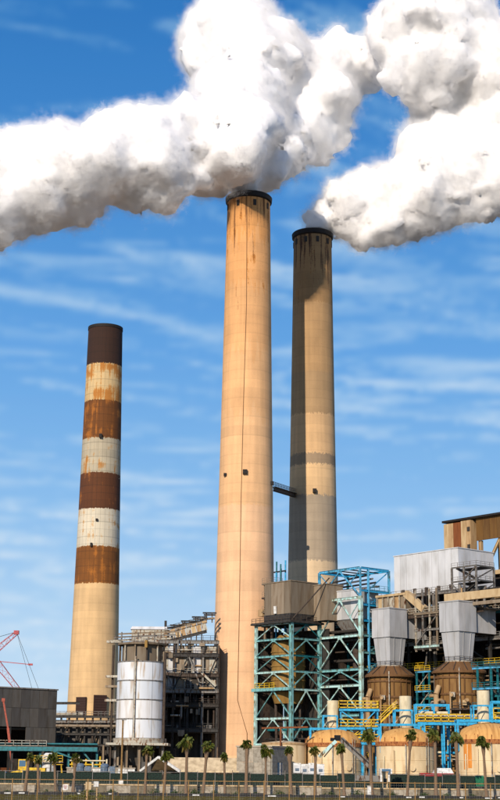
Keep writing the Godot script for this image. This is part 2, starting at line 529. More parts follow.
# ---------------------------------------------------------------- sky
func make_sky() -> Sky:
	var w := 2048; var h := 1024
	var stops := [[-90, Color(.42, .42, .38)], [-0.5, Color(.5, .52, .52)], [0, Color(.82, .9, .96)], [5, Color(.72, .845, .955)], [10, Color(.55, .745, .93)], [16, Color(.4, .645, .89)], [22, Color(.29, .555, .825)], [29, Color(.2, .475, .755)], [45, Color(.07, .31, .64)], [90, Color(.05, .25, .56)]]
	var na := noise(1.0, 21, 5); var nb := noise(0.45, 22, 3); var nc := noise(2.7, 27, 6)
	var data := PackedByteArray(); data.resize(w * h * 3)
	for y in h:
		var el := 90.0 - 180.0 * (y + 0.5) / h
		var k := 0
		while k < stops.size() - 2 and el > stops[k + 1][0]: k += 1
		var base: Color = (stops[k][1] as Color).lerp(stops[k + 1][1], clampf((el - stops[k][0]) / (stops[k + 1][0] - stops[k][0]), 0, 1))
		for x in w:
			var c := base
			if el > 0.5:
				var an := TAU * (x + 0.5) / w
				var e := deg_to_rad(el)
				var far := 1.0 / (sin(e) + 0.06)
				var gx := cos(an) * cos(e) * far; var gy := sin(an) * cos(e) * far
				var ra := gx * 0.22 + gy * 0.975; var rb := -gx * 0.975 + gy * 0.22
				var band := nb.get_noise_2d(ra * 0.9, rb * 1.1)
				var v := na.get_noise_2d(ra * 0.55 + band * 0.5, rb * 3.8 + band * 1.2)
				var tuft := nc.get_noise_2d(ra * 1.1 + v * .7, rb * 1.9 + band * .8)
				var q := clampf(v * 0.6 + band * 0.6 + tuft * 0.95 + 0.08, 0, 1)
				c = c.lerp(Color(.93, .95, .97), q * 0.66)
			var i := (y * w + x) * 3
			data[i] = int(c.r * 255); data[i + 1] = int(c.g * 255); data[i + 2] = int(c.b * 255)
	var im := Image.create_from_data(w, h, false, Image.FORMAT_RGB8, data)
	var m := PanoramaSkyMaterial.new()
	m.panorama = ImageTexture.create_from_image(im)
	var s := Sky.new()
	s.sky_material = m
	return s

# ---------------------------------------------------------------- build
func _ready() -> void:
	rng.seed = 77
	# camera
	view = Basis(Vector3.RIGHT, deg_to_rad(14.0)) * Basis(Vector3.BACK, deg_to_rad(0.55))
	var cam := Camera3D.new()
	cam.name = "camera"
	cam.transform = Transform3D(view, EYE)
	cam.fov = rad_to_deg(2.0 * atan(400.0 / FOCAL))
	cam.near = 0.5
	cam.far = 6000.0
	add_child(cam)
	cam.current = true
	# sky, exposure
	var env := Environment.new()
	env.background_mode = Environment.BG_SKY
	env.sky = make_sky()
	env.tonemap_mode = Environment.TONE_MAPPER_LINEAR
	env.tonemap_exposure = 1.0
	env.sdfgi_enabled = true
	env.ssao_enabled = true
	env.ssil_enabled = true
	var we := WorldEnvironment.new()
	we.name = "world_environment"
	we.environment = env
	add_child(we)
	# sun: behind the camera's left shoulder
	var sun := DirectionalLight3D.new()
	sun.name = "sun"
	sun.light_energy = 1.5
	sun.light_color = Color(1.0, .945, .875)
	sun.light_angular_distance = 0.5
	sun.shadow_enabled = true
	sun.rotation_degrees = Vector3(-25.5, -22, 0)
	add_child(sun)

	unit_box = BoxMesh.new()
	unit_pipe = CylinderMesh.new(); unit_pipe.top_radius = .5; unit_pipe.bottom_radius = .5; unit_pipe.height = 1; unit_pipe.radial_segments = 10; unit_pipe.rings = 0
	unit_pipe_fine = unit_pipe.duplicate(); unit_pipe_fine.radial_segments = 28
	var st := new_st()
	st_bar(st, Vector3(0, .46, -.5), Vector3(0, .46, .5), 1.0, .08)
	st_bar(st, Vector3(0, -.46, -.5), Vector3(0, -.46, .5), 1.0, .08)
	st_bar(st, Vector3(0, 0, -.5), Vector3(0, 0, .5), .22, .84)
	unit_beam = done(st)
	PU = Vector3(cos(deg_to_rad(50)), 0, sin(deg_to_rad(50)))
	PV = Vector3(-sin(deg_to_rad(50)), 0, cos(deg_to_rad(50)))
	PO = foot(461.5, 315)
	make_materials()
	build_ground()
	build_chimneys()
	build_steam()
	build_left()
	build_right()
	build_front()

func build_ground() -> void:
	var g := PlaneMesh.new(); g.size = Vector2(9000, 9000)
	var o := part(self, "ground", g, M.bounce_soil)
	o.set_meta("kind", "structure"); o.set_meta("label", "ground of the power station, paled to bounce light, reaching back to the horizon")
	var p := PlaneMesh.new(); p.size = Vector2(400, 60)
	o = part(self, "lawn", p, M.turf, Transform3D(Basis(), Vector3(0, .004, -203)))
	o.set_meta("kind", "structure"); o.set_meta("label", "strip of rough turf behind the wire fence")
	var p2 := PlaneMesh.new(); p2.size = Vector2(500, 90)
	o = part(self, "yard", p2, M.gravel, Transform3D(Basis(), Vector3(0, .006, -306)))
	o.set_meta("kind", "structure"); o.set_meta("label", "pale gravel yard around the tanks")

func build_chimneys() -> void:
	var tan_ := Color(.865, .695, .53)
	var tall := hy(200, 363, 248)
	skin("skin_mid", [[0.0, tan_, 0.0], [tall * .45, Color(.855, .675, .485), 0.0], [tall * .6, Color(.85, .66, .46), 0.0], [tall * .72, Color(.845, .64, .43), 0.0], [tall * .83, Color(.835, .615, .395), 0.03], [tall * .92, Color(.815, .58, .34), 0.1]], 31, 0.55, 0.0, tall)
	var at := sight(246, 480, 363); at.y = 0
	var t := chimney("tallest tan chimney in the middle, steaming to the left", at, tall, 8.1, 5.55, "skin_mid")
	chimney_top(t, tall, 5.55, 4)
	# conduit: runs down the front, then kinks to the right near the foot
	var path := [[247, 206], [246.5, 300], [243.5, 400], [241, 500], [239.5, 600], [237.5, 700], [247, 733], [247, 748]]
	var prev := Vector3()
	for k in path.size():
		var p := sight(path[k][0], path[k][1], 350) - at
		var y: float = sight(path[k][0], path[k][1], 355).y
		var q := lerpf(8.1, 5.55, pow(clampf(y / tall, 0, 1), 0.82))
		var x := clampf(sight(path[k][0], path[k][1], 363 - q).x - at.x, -q + .1, q - .1)
		var now := Vector3(x, y, sqrt(q * q - x * x) + .06)
		if k > 0: pipe(t, "conduit", prev, now, .08, M.conduit)
		prev = now
	for s in [[245, 472.5, .55], [225, 473.5, .35], [272, 480.5, .45]]:
		var r := 6.75
		var y: float = sight(s[0], s[1], 357).y
		var x := clampf(sight(s[0], s[1], 357).x - at.x, -r + .1, r - .05)
		box(t, "beacon_box", Vector3(x, y, sqrt(r * r - x * x) + .2), Vector3(s[2] * 2, s[2] * 2, .7), M.rim)

	tall = hy(236, 391, 312)
	var low := hy(582, 391, 312)
	var hh := func(py): return hy(py, 391 - 6.5, 312)
	skin("skin_right", [[0.0, Color(.79, .69, .55), 0], [hh.call(560), Color(.62, .555, .465), 0], [hh.call(494), Color(.81, .67, .49), 0], [hh.call(463), Color(.57, .485, .38), 0], [hh.call(452), Color(.79, .64, .46), 0], [hh.call(412), Color(.64, .52, .37), 0], [hh.call(370), Color(.66, .525, .36), 0.0], [hh.call(300), Color(.61, .475, .31), .05]], 41, 1.0, 0.3, tall)
	at = sight(312.8, 480, 391); at.y = 0
	t = chimney("darker banded tan chimney on the right, steaming to the right", at, tall, 7.6, 5.25, "skin_right")
	chimney_top(t, tall, 5.25, 5)
	var rr := 6.5
	var yb := hy(491, 385, 313)
	box(t, "beacon_box", Vector3(.2, yb, rr + .2), Vector3(1.0, 1.0, .8), M.rim)
	# bridge from the middle chimney to the right-hand one
	var a := sight(272, 489, 366); var b := sight(295, 496, 389)
	var w := thing("access_bridge", "rusty railed footbridge high up between the two steaming chimneys", "footbridge", a)
	var v := b - a
	bar(w, "girder", Vector3(.4, 0, .5), v + Vector3(.4, 0, .5), .55, M.brown_steel, .9)
	bar(w, "girder", Vector3(.4, 0, -.5), v + Vector3(.4, 0, -.5), .55, M.brown_steel, .9)
	rod(w, "deck", Vector3(.4, .5, 0), v + Vector3(.4, .5, 0), 1.3, M.brown_steel, .1)
	railing(w, [Vector3(.4, .55, .6), v + Vector3(.4, .55, .6)], M.grey_steel, 1.2)
	railing(w, [Vector3(.4, .55, -.6), v + Vector3(.4, .55, -.6)], M.grey_steel, 1.2)
	box(w, "bracket", v + Vector3(.6, -.3, .4), Vector3(1.5, 2.2, 1.2), M.rim)

	tall = hy(329.5, 483, 104)
	var hl := func(py): return hy(py, 483 - 6.5, 100)
	var brown := Color(.35, .195, .085); var white := Color(.8, .76, .67)
	skin("skin_left", [[0.0, Color(.8, .665, .48), 0], [hl.call(583), Color(.47, .28, .09), .34], [hl.call(546), white, .22], [hl.call(508), brown, .1], [hl.call(472), Color(.69, .645, .55), .16], [hl.call(437), Color(.42, .245, .08), .3], [hl.call(399), Color(.8, .69, .5), .55], [hl.call(362), Color(.2, .115, .07), .0]], 51, 0.0, 1.0, tall)
	at = sight(99, 520, 483); at.y = 0
	t = chimney("old chimney on the left with rusty brown and white bands", at, tall, 8.7, 5.75, "skin_left")
	t.set_meta("group", "tall chimneys of the power station")
	lathe(t, "rim", [Vector2(5.3, -.5), Vector2(5.9, -.5), Vector2(5.9, .5), Vector2(5.2, .5), Vector2(5.2, -3)], 48, M.rim, Vector3(0, tall, 0))
	for s in [[81, 697, 717, 10], [100, 695, 716, 12]]:
		var y0: float = hy(s[2], 475, s[0]); var y1: float = hy(s[1], 475, s[0])
		var r := 8.45
		var x := sight(s[0], 706, 475).x - at.x
		var yaw := rad_to_deg(asin(clampf(x / r, -1, 1)))
		var n := Vector3(sin(deg_to_rad(yaw)), 0, cos(deg_to_rad(yaw)))
		var wide: float = s[3] * .325 / cos(deg_to_rad(yaw))
		var fr := box(t, "louvre_panel", n * (r - .05) + Vector3(0, (y0 + y1) / 2, 0), Vector3(wide, y1 - y0, .5), M.louvre, yaw)
		var stl := new_st()
		for k in 8:
			var yy := -0.5 + (k + .5) / 8.0
			st_bar(stl, Vector3(-.47, yy, .6), Vector3(.47, yy, .6), .3, .05)
		part(fr, "slats", done(stl), M.louvre)
	box(t, "beacon_box", Vector3(.3, hl.call(436), 6.9), Vector3(.9, 1.3, .8), M.rim)
	box(t, "beacon_box", Vector3(0, hl.call(520), 7.3), Vector3(.7, .7, .6), M.rim)
	box(t, "beacon_box", Vector3(-1.5, hl.call(545), 7.3), Vector3(.6, 1.2, .6), M.rim)

func chimney_top(t: Node3D, tall: float, r: float, holes: int) -> void:
	lathe(t, "rim", [Vector2(r - .1, -1.2), Vector2(r + .45, -.9), Vector2(r + .55, .2), Vector2(r + .35, .45), Vector2(r - .8, .45), Vector2(r - .8, -4)], 56, M.rim, Vector3(0, tall, 0))
	var flue := lathe(t, "flue", [Vector2(r - 1.3, -3), Vector2(r - 1.3, 1.0), Vector2(r - 1.5, 1.0), Vector2(r - 1.5, -3)], 40, M.opening_shade, Vector3(0, tall, 0))
	lathe(flue, "cover", [Vector2(r - .8, -3), Vector2(0.01, -2.9)], 30, M.opening_shade)
	for k in holes * 2:
		var an := TAU * (k + .35) / (holes * 2)
		var n := Vector3(sin(an), 0, cos(an))
		box(t, "vent_opening", n * (r + .02) + Vector3(0, tall - 2.7, 0), Vector3(.8, 1.6, .3), M.opening_shade, rad_to_deg(an))

func build_steam() -> void:
	var A := 358.0; var H := 394.0; var B := 392.0
	var a := [[248, 194, 12, 364], [247, 184, 15, 361], [244, 170, 19, 356], [240, 152, 29, 347], [236, 130, 42, 354], [242, 100, 48, 372], [250, 70, 52, H], [235, 45, 45, H], [226, 28, 36, H], [244, 22, 29, H], [208, 40, 25, H], [202, 62, 20, H],
		[275, 62, 34, H], [290, 90, 38, H], [300, 112, 38, H], [285, 138, 34, 388], [272, 160, 24, 376], [310, 130, 28, H], [330, 105, 24, H], [320, 80, 32, H], [340, 64, 24, H + 4], [334, 40, 15, H + 3], [348, 84, 20, H + 5], [308, 66, 22, H], [298, 152, 17, 388], [280, 176, 10, 376], [324, 143, 12, H - 2], [338, 122, 17, H], [346, 138, 12, H], [352, 102, 13, H], [330, 140, 14, H],
		[212, 156, 30, A], [187, 152, 35, A], [160, 157, 39, A - 4], [130, 160, 40, A - 4], [100, 165, 42, A - 6], [70, 170, 44, A - 6], [40, 178, 47, A - 6], [10, 185, 51, A - 6], [-25, 195, 55, A - 6],
		[193, 120, 13, A - 4], [184, 107, 7, A - 4], [150, 124, 17, A - 4], [118, 126, 19, A - 4], [95, 124, 16, A - 5], [62, 136, 18, A - 6], [32, 136, 18, A - 6], [14, 143, 20, A - 6], [165, 193, 18, A - 4], [134, 200, 16, A - 4], [198, 178, 19, A - 3], [224, 170, 13, A], [20, 225, 21, A - 6], [-8, 232, 21, A - 6], [80, 200, 18, A - 6], [50, 210, 20, A - 6],
		[366, 68, 22, H + 4], [384, 64, 22, H + 4]]
	plume("white steam from the middle chimney, drifting left and rising above it", a, 5, .6, 105000)
	var b := [[313, 230, 12, 391], [317, 224, 14, B], [328, 214, 19, B], [345, 206, 26, B], [365, 200, 32, B], [390, 202, 35, B], [385, 224, 20, B], [360, 226, 18, B], [415, 197, 38, B], [440, 187, 40, B], [470, 177, 43, B], [500, 168, 46, B], [540, 158, 54, B], [590, 150, 60, B], [424, 156, 24, B], [450, 150, 24, B], [480, 138, 30, B], [507, 116, 36, B], [430, 220, 16, B], [398, 234, 9, B], [365, 236, 9, B], [345, 230, 10, B],
		[402, 42, 36, B - 8], [425, 30, 43, B - 8], [455, 50, 43, B - 8], [450, 20, 38, B - 8], [430, 66, 34, B - 6], [470, 76, 33, B - 6], [490, 62, 30, B - 6], [512, 80, 38, B - 6], [414, 80, 22, B - 6], [400, 10, 20, B - 8], [440, -4, 38, B - 8], [461, 4, 20, B - 8], [522, 45, 24, B - 8], [470, 104, 20, B - 4], [440, 104, 20, B - 5], [428, 128, 17, B - 3], [448, 124, 18, B - 3], [420, 142, 15, B - 2], [414, 100, 14, B - 6], [430, -40, 50, B - 8], [390, 84, 10, B - 8], [560, 70, 48, B - 6]]
	plume("white steam from the right chimney, billowing right and up", b, 9, .6, 100000)

# ---------------------------------------------------------------- right-hand half: frames, vessels, ducts, boiler house
func build_right() -> void:
	boiler_house()
	brown_house()
	upper_house()
	for k in 2:
		duct_and_vessel(k)
	frame_with_vessel()
	lattice_tower()
	tanks()
	platforms()

func boiler_house() -> void:
	var t := plant("boiler_house", "dark open steel boiler house with many floors behind the brown vessels", "building", 0, 0)
	var us := [-48.0, -40.0, -32.0, -24.0, -16.0, -8.0, 0.0, 8.0, 16.0, 24.0]
	var fl := [7.0, 13.5, 20.0, 26.5, 32.0, 37.6, 43.0]
	for u in us:
		for v in [-10.0, -17.0]:
			var top := 43.0 if v < -12 or u < -4 else 37.6
			bar(t, "column", Vector3(u, 0, v), Vector3(u, top, v), .6, [M.brown_steel, M.dark_steel, M.grey_steel][absi(int(u + v)) % 3])
	for i in fl.size():
		var h: float = fl[i]
		box(t, "floor", Vector3(-12, h - .35, -17.5), Vector3(73, .3, 14.4), M.shaded_steel)
		for k in us.size() - 1:
			if i == 6 and us[k] > -5: continue
			bar(t, "floor_beam", Vector3(us[k] + .3, h - .1, -9.75), Vector3(us[k + 1] - .3, h - .1, -9.75), .4, [M.dark_steel, M.brown_steel, M.teal_deep, M.dark_steel, M.grey_steel, M.teal_deep, M.grey_steel][i], .8)
			if (k + i) % 3 == 0:
				bar(t, "brace", Vector3(us[k], h - .6, -9.9), Vector3(us[k + 1], (fl[i - 1] if i else 0.0) + .3, -9.9), .3, M.dark_steel)
		railing(t, [Vector3(-48, h + .05, -9.5), Vector3(-5 if i == 6 else 24, h + .05, -9.5)], [M.yellow, M.dark_steel, M.brown_steel, M.yellow, M.grey_steel, M.pale_steel, M.grey_steel][i], 1.1, .08)
	box(t, "rear_wall", Vector3(-12, 21, -24.8), Vector3(73, 42, .4), M.shaded_steel)
	box(t, "end_wall", Vector3(-48.6, 21, -17.5), Vector3(.4, 42, 14), M.shaded_steel)
	# machinery standing on the floors, seen between the columns
	var r := RandomNumberGenerator.new(); r.seed = 404
	for i in 6:
		for k in 26:
			var u := r.randf_range(-47, 22)
			var h: float = fl[i] - .2
			var hh := r.randf_range(1.2, 4.8)
			var m: Material = [M.brown_steel, M.dark_sheet_c, M.taupe_b, M.dark_steel, M.vessel_brown, M.grey_steel, M.beige_b, M.teal_deep][r.randi() % 8]
			match r.randi() % 3:
				0: box(t, "cabinet", Vector3(u, h + hh / 2, -14 - r.randf() * 3), Vector3(r.randf_range(1, 3.5), hh, r.randf_range(1, 2.5)), m)
				1: pipe(t, "riser_pipe", Vector3(u, h, -11.2 - r.randf() * 3), Vector3(u, h + 6.0, -11.2 - r.randf() * .01 - 1.5), r.randf_range(.15, .5), m)
				2: pipe(t, "pipe", Vector3(u, h + hh, -10.9 - r.randf() * 2), Vector3(u + r.randf_range(4, 11), h + hh, -11.5), r.randf_range(.12, .38), m)
	# front gallery between the ducts: deck with housings, chute and columns
	box(t, "gallery_deck", Vector3(-14, 37.75, -6.6), Vector3(36, .3, 5.8), M.taupe_b)
	bar(t, "gallery_beam", Vector3(-32, 37.3, -3.6), Vector3(4, 37.3, -3.6), .45, M.brown_steel, .9)
	railing(t, [Vector3(-32, 37.9, -3.7), Vector3(4, 37.9, -3.7)], M.pale_steel, 1.15, .1)
	for k in 4:
		bar(t, "gallery_post", Vector3(-15.5 + k * 2.1, 29.5, -3.5), Vector3(-15.5 + k * 2.1, 43, -3.5), .34, [M.pale_steel, M.grey_steel, M.pale_steel, M.taupe_c][k])
	for k in 3:
		bar(t, "gallery_beam", Vector3(-16, 30.5 + k * 3.6, -3.4), Vector3(-8.6, 30.5 + k * 3.6, -3.4), .3, [M.teal_pale, M.grey_steel, M.taupe_a][k], .5)
	bar(t, "brace", Vector3(-15.5, 31, -3.4), Vector3(-9.2, 37, -3.4), .3, M.grey_steel)
	box(t, "gallery_deck", Vector3(-12, 30, -6), Vector3(8, .3, 5.2), M.shaded_steel)
	# small housing with panelled front
	for k in 5:
		box(t, "housing_panel", Vector3(-26.6 + k * 1.75, 40.1, -5.0), Vector3(1.62, 4.2, 2.4), [M.beige_a, M.taupe_c, M.pale_steel, M.beige_b, M.taupe_a][k])
	box(t, "housing_roof", Vector3(-23.1, 42.5, -5.0), Vector3(9.4, .5, 3.4), M.beige_a)
	for k in 6:
		bar(t, "housing_post", Vector3(-27.5 + k * 1.76, 37.9, -3.5), Vector3(-27.5 + k * 1.76, 42.4, -3.5), .25, M.pale_steel)
	rod(t, "chute", Vector3(-18.8, 42.6, -4), Vector3(-13.2, 38.6, -4), 1.2, M.beige_a, 1.5)
	for k in 9:
		pipe(t, "vent_pipe", Vector3(-17 + k * 2.3, 37.9, -5 - (k % 3)), Vector3(-17 + k * 2.3, 40.6 + (k * 7) % 4, -5 - (k % 3)), .22 + .06 * (k % 3), [M.beige_b, M.brown_steel, M.grey_steel][k % 3])
	rod(t, "girder", Vector3(-5.5, 40.3, -2.4), Vector3(18, 40.3, -2.4), 1.0, M.beige_a, 1.7)
	rod(t, "girder", Vector3(-5.5, 38.5, -2.2), Vector3(18, 38.5, -2.2), 1.0, M.taupe_c, .7)
	# grey stair frame in front of the pale house's end wall
	var fr := plant("scaffold_tower", "open grey steel stair frame against the end of the pale metal house", "steel frame", -3.5, -8.5)
	var top := 47.3
	for p in [[-3.4, 2.4], [3.6, 2.4], [3.6, -3.4], [-3.4, -3.4], [.1, 2.4]]:
		bar(fr, "post", Vector3(p[0], 37.6, p[1]), Vector3(p[0], top, p[1]), .36, M.grey_steel)
	for h in [40.8, 44.2, top]:
		bar(fr, "beam", Vector3(-3.4, h, 2.4), Vector3(3.6, h, 2.4), .3, M.grey_steel)
		bar(fr, "beam", Vector3(3.6, h, 2.4), Vector3(3.6, h, -3.4), .3, M.grey_steel)
		bar(fr, "beam", Vector3(-3.4, h, -3.4), Vector3(3.6, h, -3.4), .3, M.grey_steel)
		box(fr, "landing", Vector3(.1, h - .2, -1), Vector3(6.6, .12, 3.6), M.dark_steel)
		railing(fr, [Vector3(-3.4, h, 2.5), Vector3(3.7, h, 2.5), Vector3(3.7, h, -3.4)], M.grey_steel, 1.0, .07)
	for k in 3:
		var h: float = [37.8, 40.8, 44.2][k]
		var g := 3.2
		bar(fr, "stair", Vector3(-3 if k % 2 else 3.2, h, 1.3), Vector3(3.2 if k % 2 else -3, h + g, 1.3), .5, M.dark_steel)
		bar(fr, "brace", Vector3(.1, h + .2, 2.5), Vector3(-3.4 if k % 2 else 3.6, h + g - .3, 2.5), .24, M.grey_steel)
		bar(fr, "brace", Vector3(3.6, h + .2, 2.4), Vector3(3.6, h + g - .3, -3.4), .24, M.grey_steel)

func upper_house() -> void:
	var h1 := hy(548, 330, 463); var h0 := 43.1
	var t := plant("metal_house", "pale grey sheet-metal house on top of the boiler house", "building", -19.9, -17.6)
	clad(t, Vector3(0, (h0 + h1) / 2, 0), Vector3(20, h1 - h0, 12), [M.sheet_a, M.sheet_b, M.sheet_c, M.sheet_b], 2.1, 1)
	for k in 5:
		box(t, "wall_vent", Vector3(-7 + k * 3.7, h0 + 1.1, 6.12), Vector3(.8, .9, .5), M.brown_steel)
	for k in 3:
		pipe(t, "roof_vent", Vector3(-6 + k * 5, h1, -2), Vector3(-6 + k * 5, h1 + 1.1, -2), .3, M.sheet_c)

func brown_house() -> void:
	# the tall ochre house behind: a long side that comes nearer to the right
	var t := plant("ochre_house", "tall ochre and rust house with open bays behind the pale metal house", "building", -32, -31.5)
	var hr := hy(524, 360, 452)
	var L := 38.0
	box(t, "core", Vector3(L / 2, 25, -8), Vector3(L - .4, 50, 14), M.shaded_steel)
	box(t, "bay_wall", Vector3(L / 2 + 4, 54, -10), Vector3(L - 9, 10, .6), M.shaded_steel)
	# corner pier in sheets: beige, rust, beige
	for k in 6:
		var w := 1.5
		box(t, "pier_sheet", Vector3(.8 + k * 1.55, hr - 8, -.8 + (.7 if k > 3 else 0.0)), Vector3(w, 15.5, 2.2), [M.beige_a, M.beige_b, M.rust_sheet, M.rust_sheet, M.beige_a, M.beige_b][k])
	for k in 3:
		box(t, "pier_hatch", Vector3(8.7, hr - 2.4 - k * 4.2, 1.06), Vector3(.8, 1.0, .25), M.opening_shade)
	box(t, "pier_side", Vector3(-.05, hr - 8, -6), Vector3(.3, 15.5, 9), M.beige_b)
	for k in 13:
		box(t, "fascia_sheet", Vector3(11.2 + k * 2.15, hr - 2.6, -.2), Vector3(2.08, 5.4, .3), [M.ochre_sheet, M.ochre_sheet_b][k % 2])
	for k in 5:
		bar(t, "post", Vector3(11 + k * 6.4, 46, -.6), Vector3(11 + k * 6.4, hr - 5.3, -.6), .8, M.beige_b)
		bar(t, "brace", Vector3(11.6 + k * 6.4, 49.5, -.6), Vector3(17 + k * 6.4, hr - 5.4, -.6), .6, M.beige_a)
	rod(t, "sill", Vector3(10, 49.6, -.3), Vector3(L, 49.6, -.3), 1.0, M.beige_a, 1.0)
	box(t, "roof", Vector3(L / 2 + .3, hr + .3, -7.2), Vector3(L + .8, .5, 16), M.rim)

func duct_and_vessel(k: int) -> void:
	var u := -20.2 if k == 0 else 0.0
	var where := "left" if k == 0 else "right"
	var r := 5.0 if k == 0 else 5.2
	var v := plant("brown_vessel", "rusty brown round vessel with a conical top under the %s grey duct" % where, "vessel", u, 0, "brown vessels under the ducts")
	lathe(v, "shell", [Vector2(r - .25, 0), Vector2(r - .25, 24.0)], 40, M.vessel_brown)
	for i in 6:
		var h := 6.0 + i * 3.4
		lathe(v, "hoop", [Vector2(r - .3, h - .22), Vector2(r, h - .2), Vector2(r, h + .2), Vector2(r - .3, h + .22)], 40, M.cone_brown)
	for i in 20:
		var a := TAU * i / 20
		bar(v, "stave", Vector3(sin(a) * (r - .16), 9, cos(a) * (r - .16)), Vector3(sin(a) * (r - .16), 24, cos(a) * (r - .16)), .2, M.cone_brown)
	lathe(v, "cone_roof", [Vector2(r + .5, 23.9), Vector2(r + .55, 24.3), Vector2(3.0, 26.1), Vector2(2.9, 26.3)], 24, M.cone_brown)
	for i in 12:
		var a := TAU * i / 12
		bar(v, "roof_rib", Vector3(sin(a) * (r + .5), 24.4, cos(a) * (r + .5)), Vector3(sin(a) * 3.0, 26.25, cos(a) * 3.0), .16, M.brown_steel)
	var pts := []
	for i in 19:
		var a := TAU * i / 18
		pts.append(Vector3(sin(a) * (r + 1.0), 16.6, cos(a) * (r + 1.0)))
	lathe(v, "walkway", [Vector2(r - .1, 16.3), Vector2(r + 1.2, 16.3), Vector2(r + 1.2, 16.55), Vector2(r - .1, 16.55)], 32, M.brown_steel)
	railing(v, pts, M.yellow if k == 0 else M.dark_steel, 1.1, .08)
	pipe(v, "standpipe", Vector3(-.8, 12, r + 1.1), Vector3(-.8, 19.5, r + 1.1), .55, M.beige_b)
	pipe(v, "standpipe_head", Vector3(-.8, 19.5, r + 1.1), Vector3(-.8, 21.2, r + .2), .55, M.beige_b)
	pipe(v, "drain_pipe", Vector3(r * .72, 9, r * .8), Vector3(r * .72, 25, r * .8), .14, M.pale_steel)
	for i in 4:
		pipe(v, "nozzle", Vector3(cos(.6 + i * .5) * r, 18.3 + i % 2, sin(.6 + i * .5) * r), Vector3(cos(.6 + i * .5) * (r + 1.3), 18.3 + i % 2, sin(.6 + i * .5) * (r + 1.3)), .35, M.beige_b)
	for i in 9:
		var a := -.9 + i * .33
		var rr := r + .45 + .5 * (i % 3)
		var h0 := 3.0 + (i * 7 % 5)
		pipe(v, "service_pipe", Vector3(sin(a) * rr, h0, cos(a) * rr), Vector3(sin(a) * rr, h0 + 8 + (i * 5 % 7), cos(a) * rr), .1 + .06 * (i % 3), [M.beige_b, M.grey_steel, M.brown_steel, M.pale_steel][i % 4])
	for i in 5:
		var a := -.7 + i * .4
		box(v, "junction_box", Vector3(sin(a) * (r + .5), 17.8 + (i % 2) * 1.6, cos(a) * (r + .5)), Vector3(.8, 1.0, .5), [M.pale_steel, M.beige_a, M.grey_steel][i % 3], rad_to_deg(a))
	var d := plant("exhaust_duct", "grey sheet-metal duct with a tapered lower leg above the %s brown vessel" % where, "duct", u, 0, "grey ducts above the vessels")
	clad(d, Vector3(0, 35.6, 0), Vector3(5.5, 6.2, 5.5), [M.duct_a, M.duct_b, M.duct_c], 1.85, 1, "sheet")
	taper(d, "tapered_leg", Vector3(0, 26.3, 0), 6.2, Vector2(1.95, 1.95), Vector2(2.5, 2.5), M.duct_a)
	for sx in [-1, 1]:
		bar(d, "leg_rib", Vector3(sx * .9, 26.4, 1.99), Vector3(sx * 1.15, 32.4, 2.54), .16, M.duct_b)
		bar(d, "leg_rib", Vector3(1.99, 26.4, sx * .9), Vector3(2.54, 32.4, sx * 1.15), .16, M.duct_b)
	lathe(d, "collar", [Vector2(2.9, 26.05), Vector2(2.9, 26.5), Vector2(1.8, 26.5)], 24, M.pale_steel)
	railing(d, [Vector3(-2.3, 26.5, 2.3), Vector3(2.3, 26.5, 2.3), Vector3(2.3, 26.5, -2.3)], M.brown_steel, .9, .06)
	# run back to the house
	clad(d, Vector3(-.2, 35.0, -6.3), Vector3(4.6, 4.9, 6.8), [M.duct_b, M.duct_c], 2.3, 1, "run_sheet")

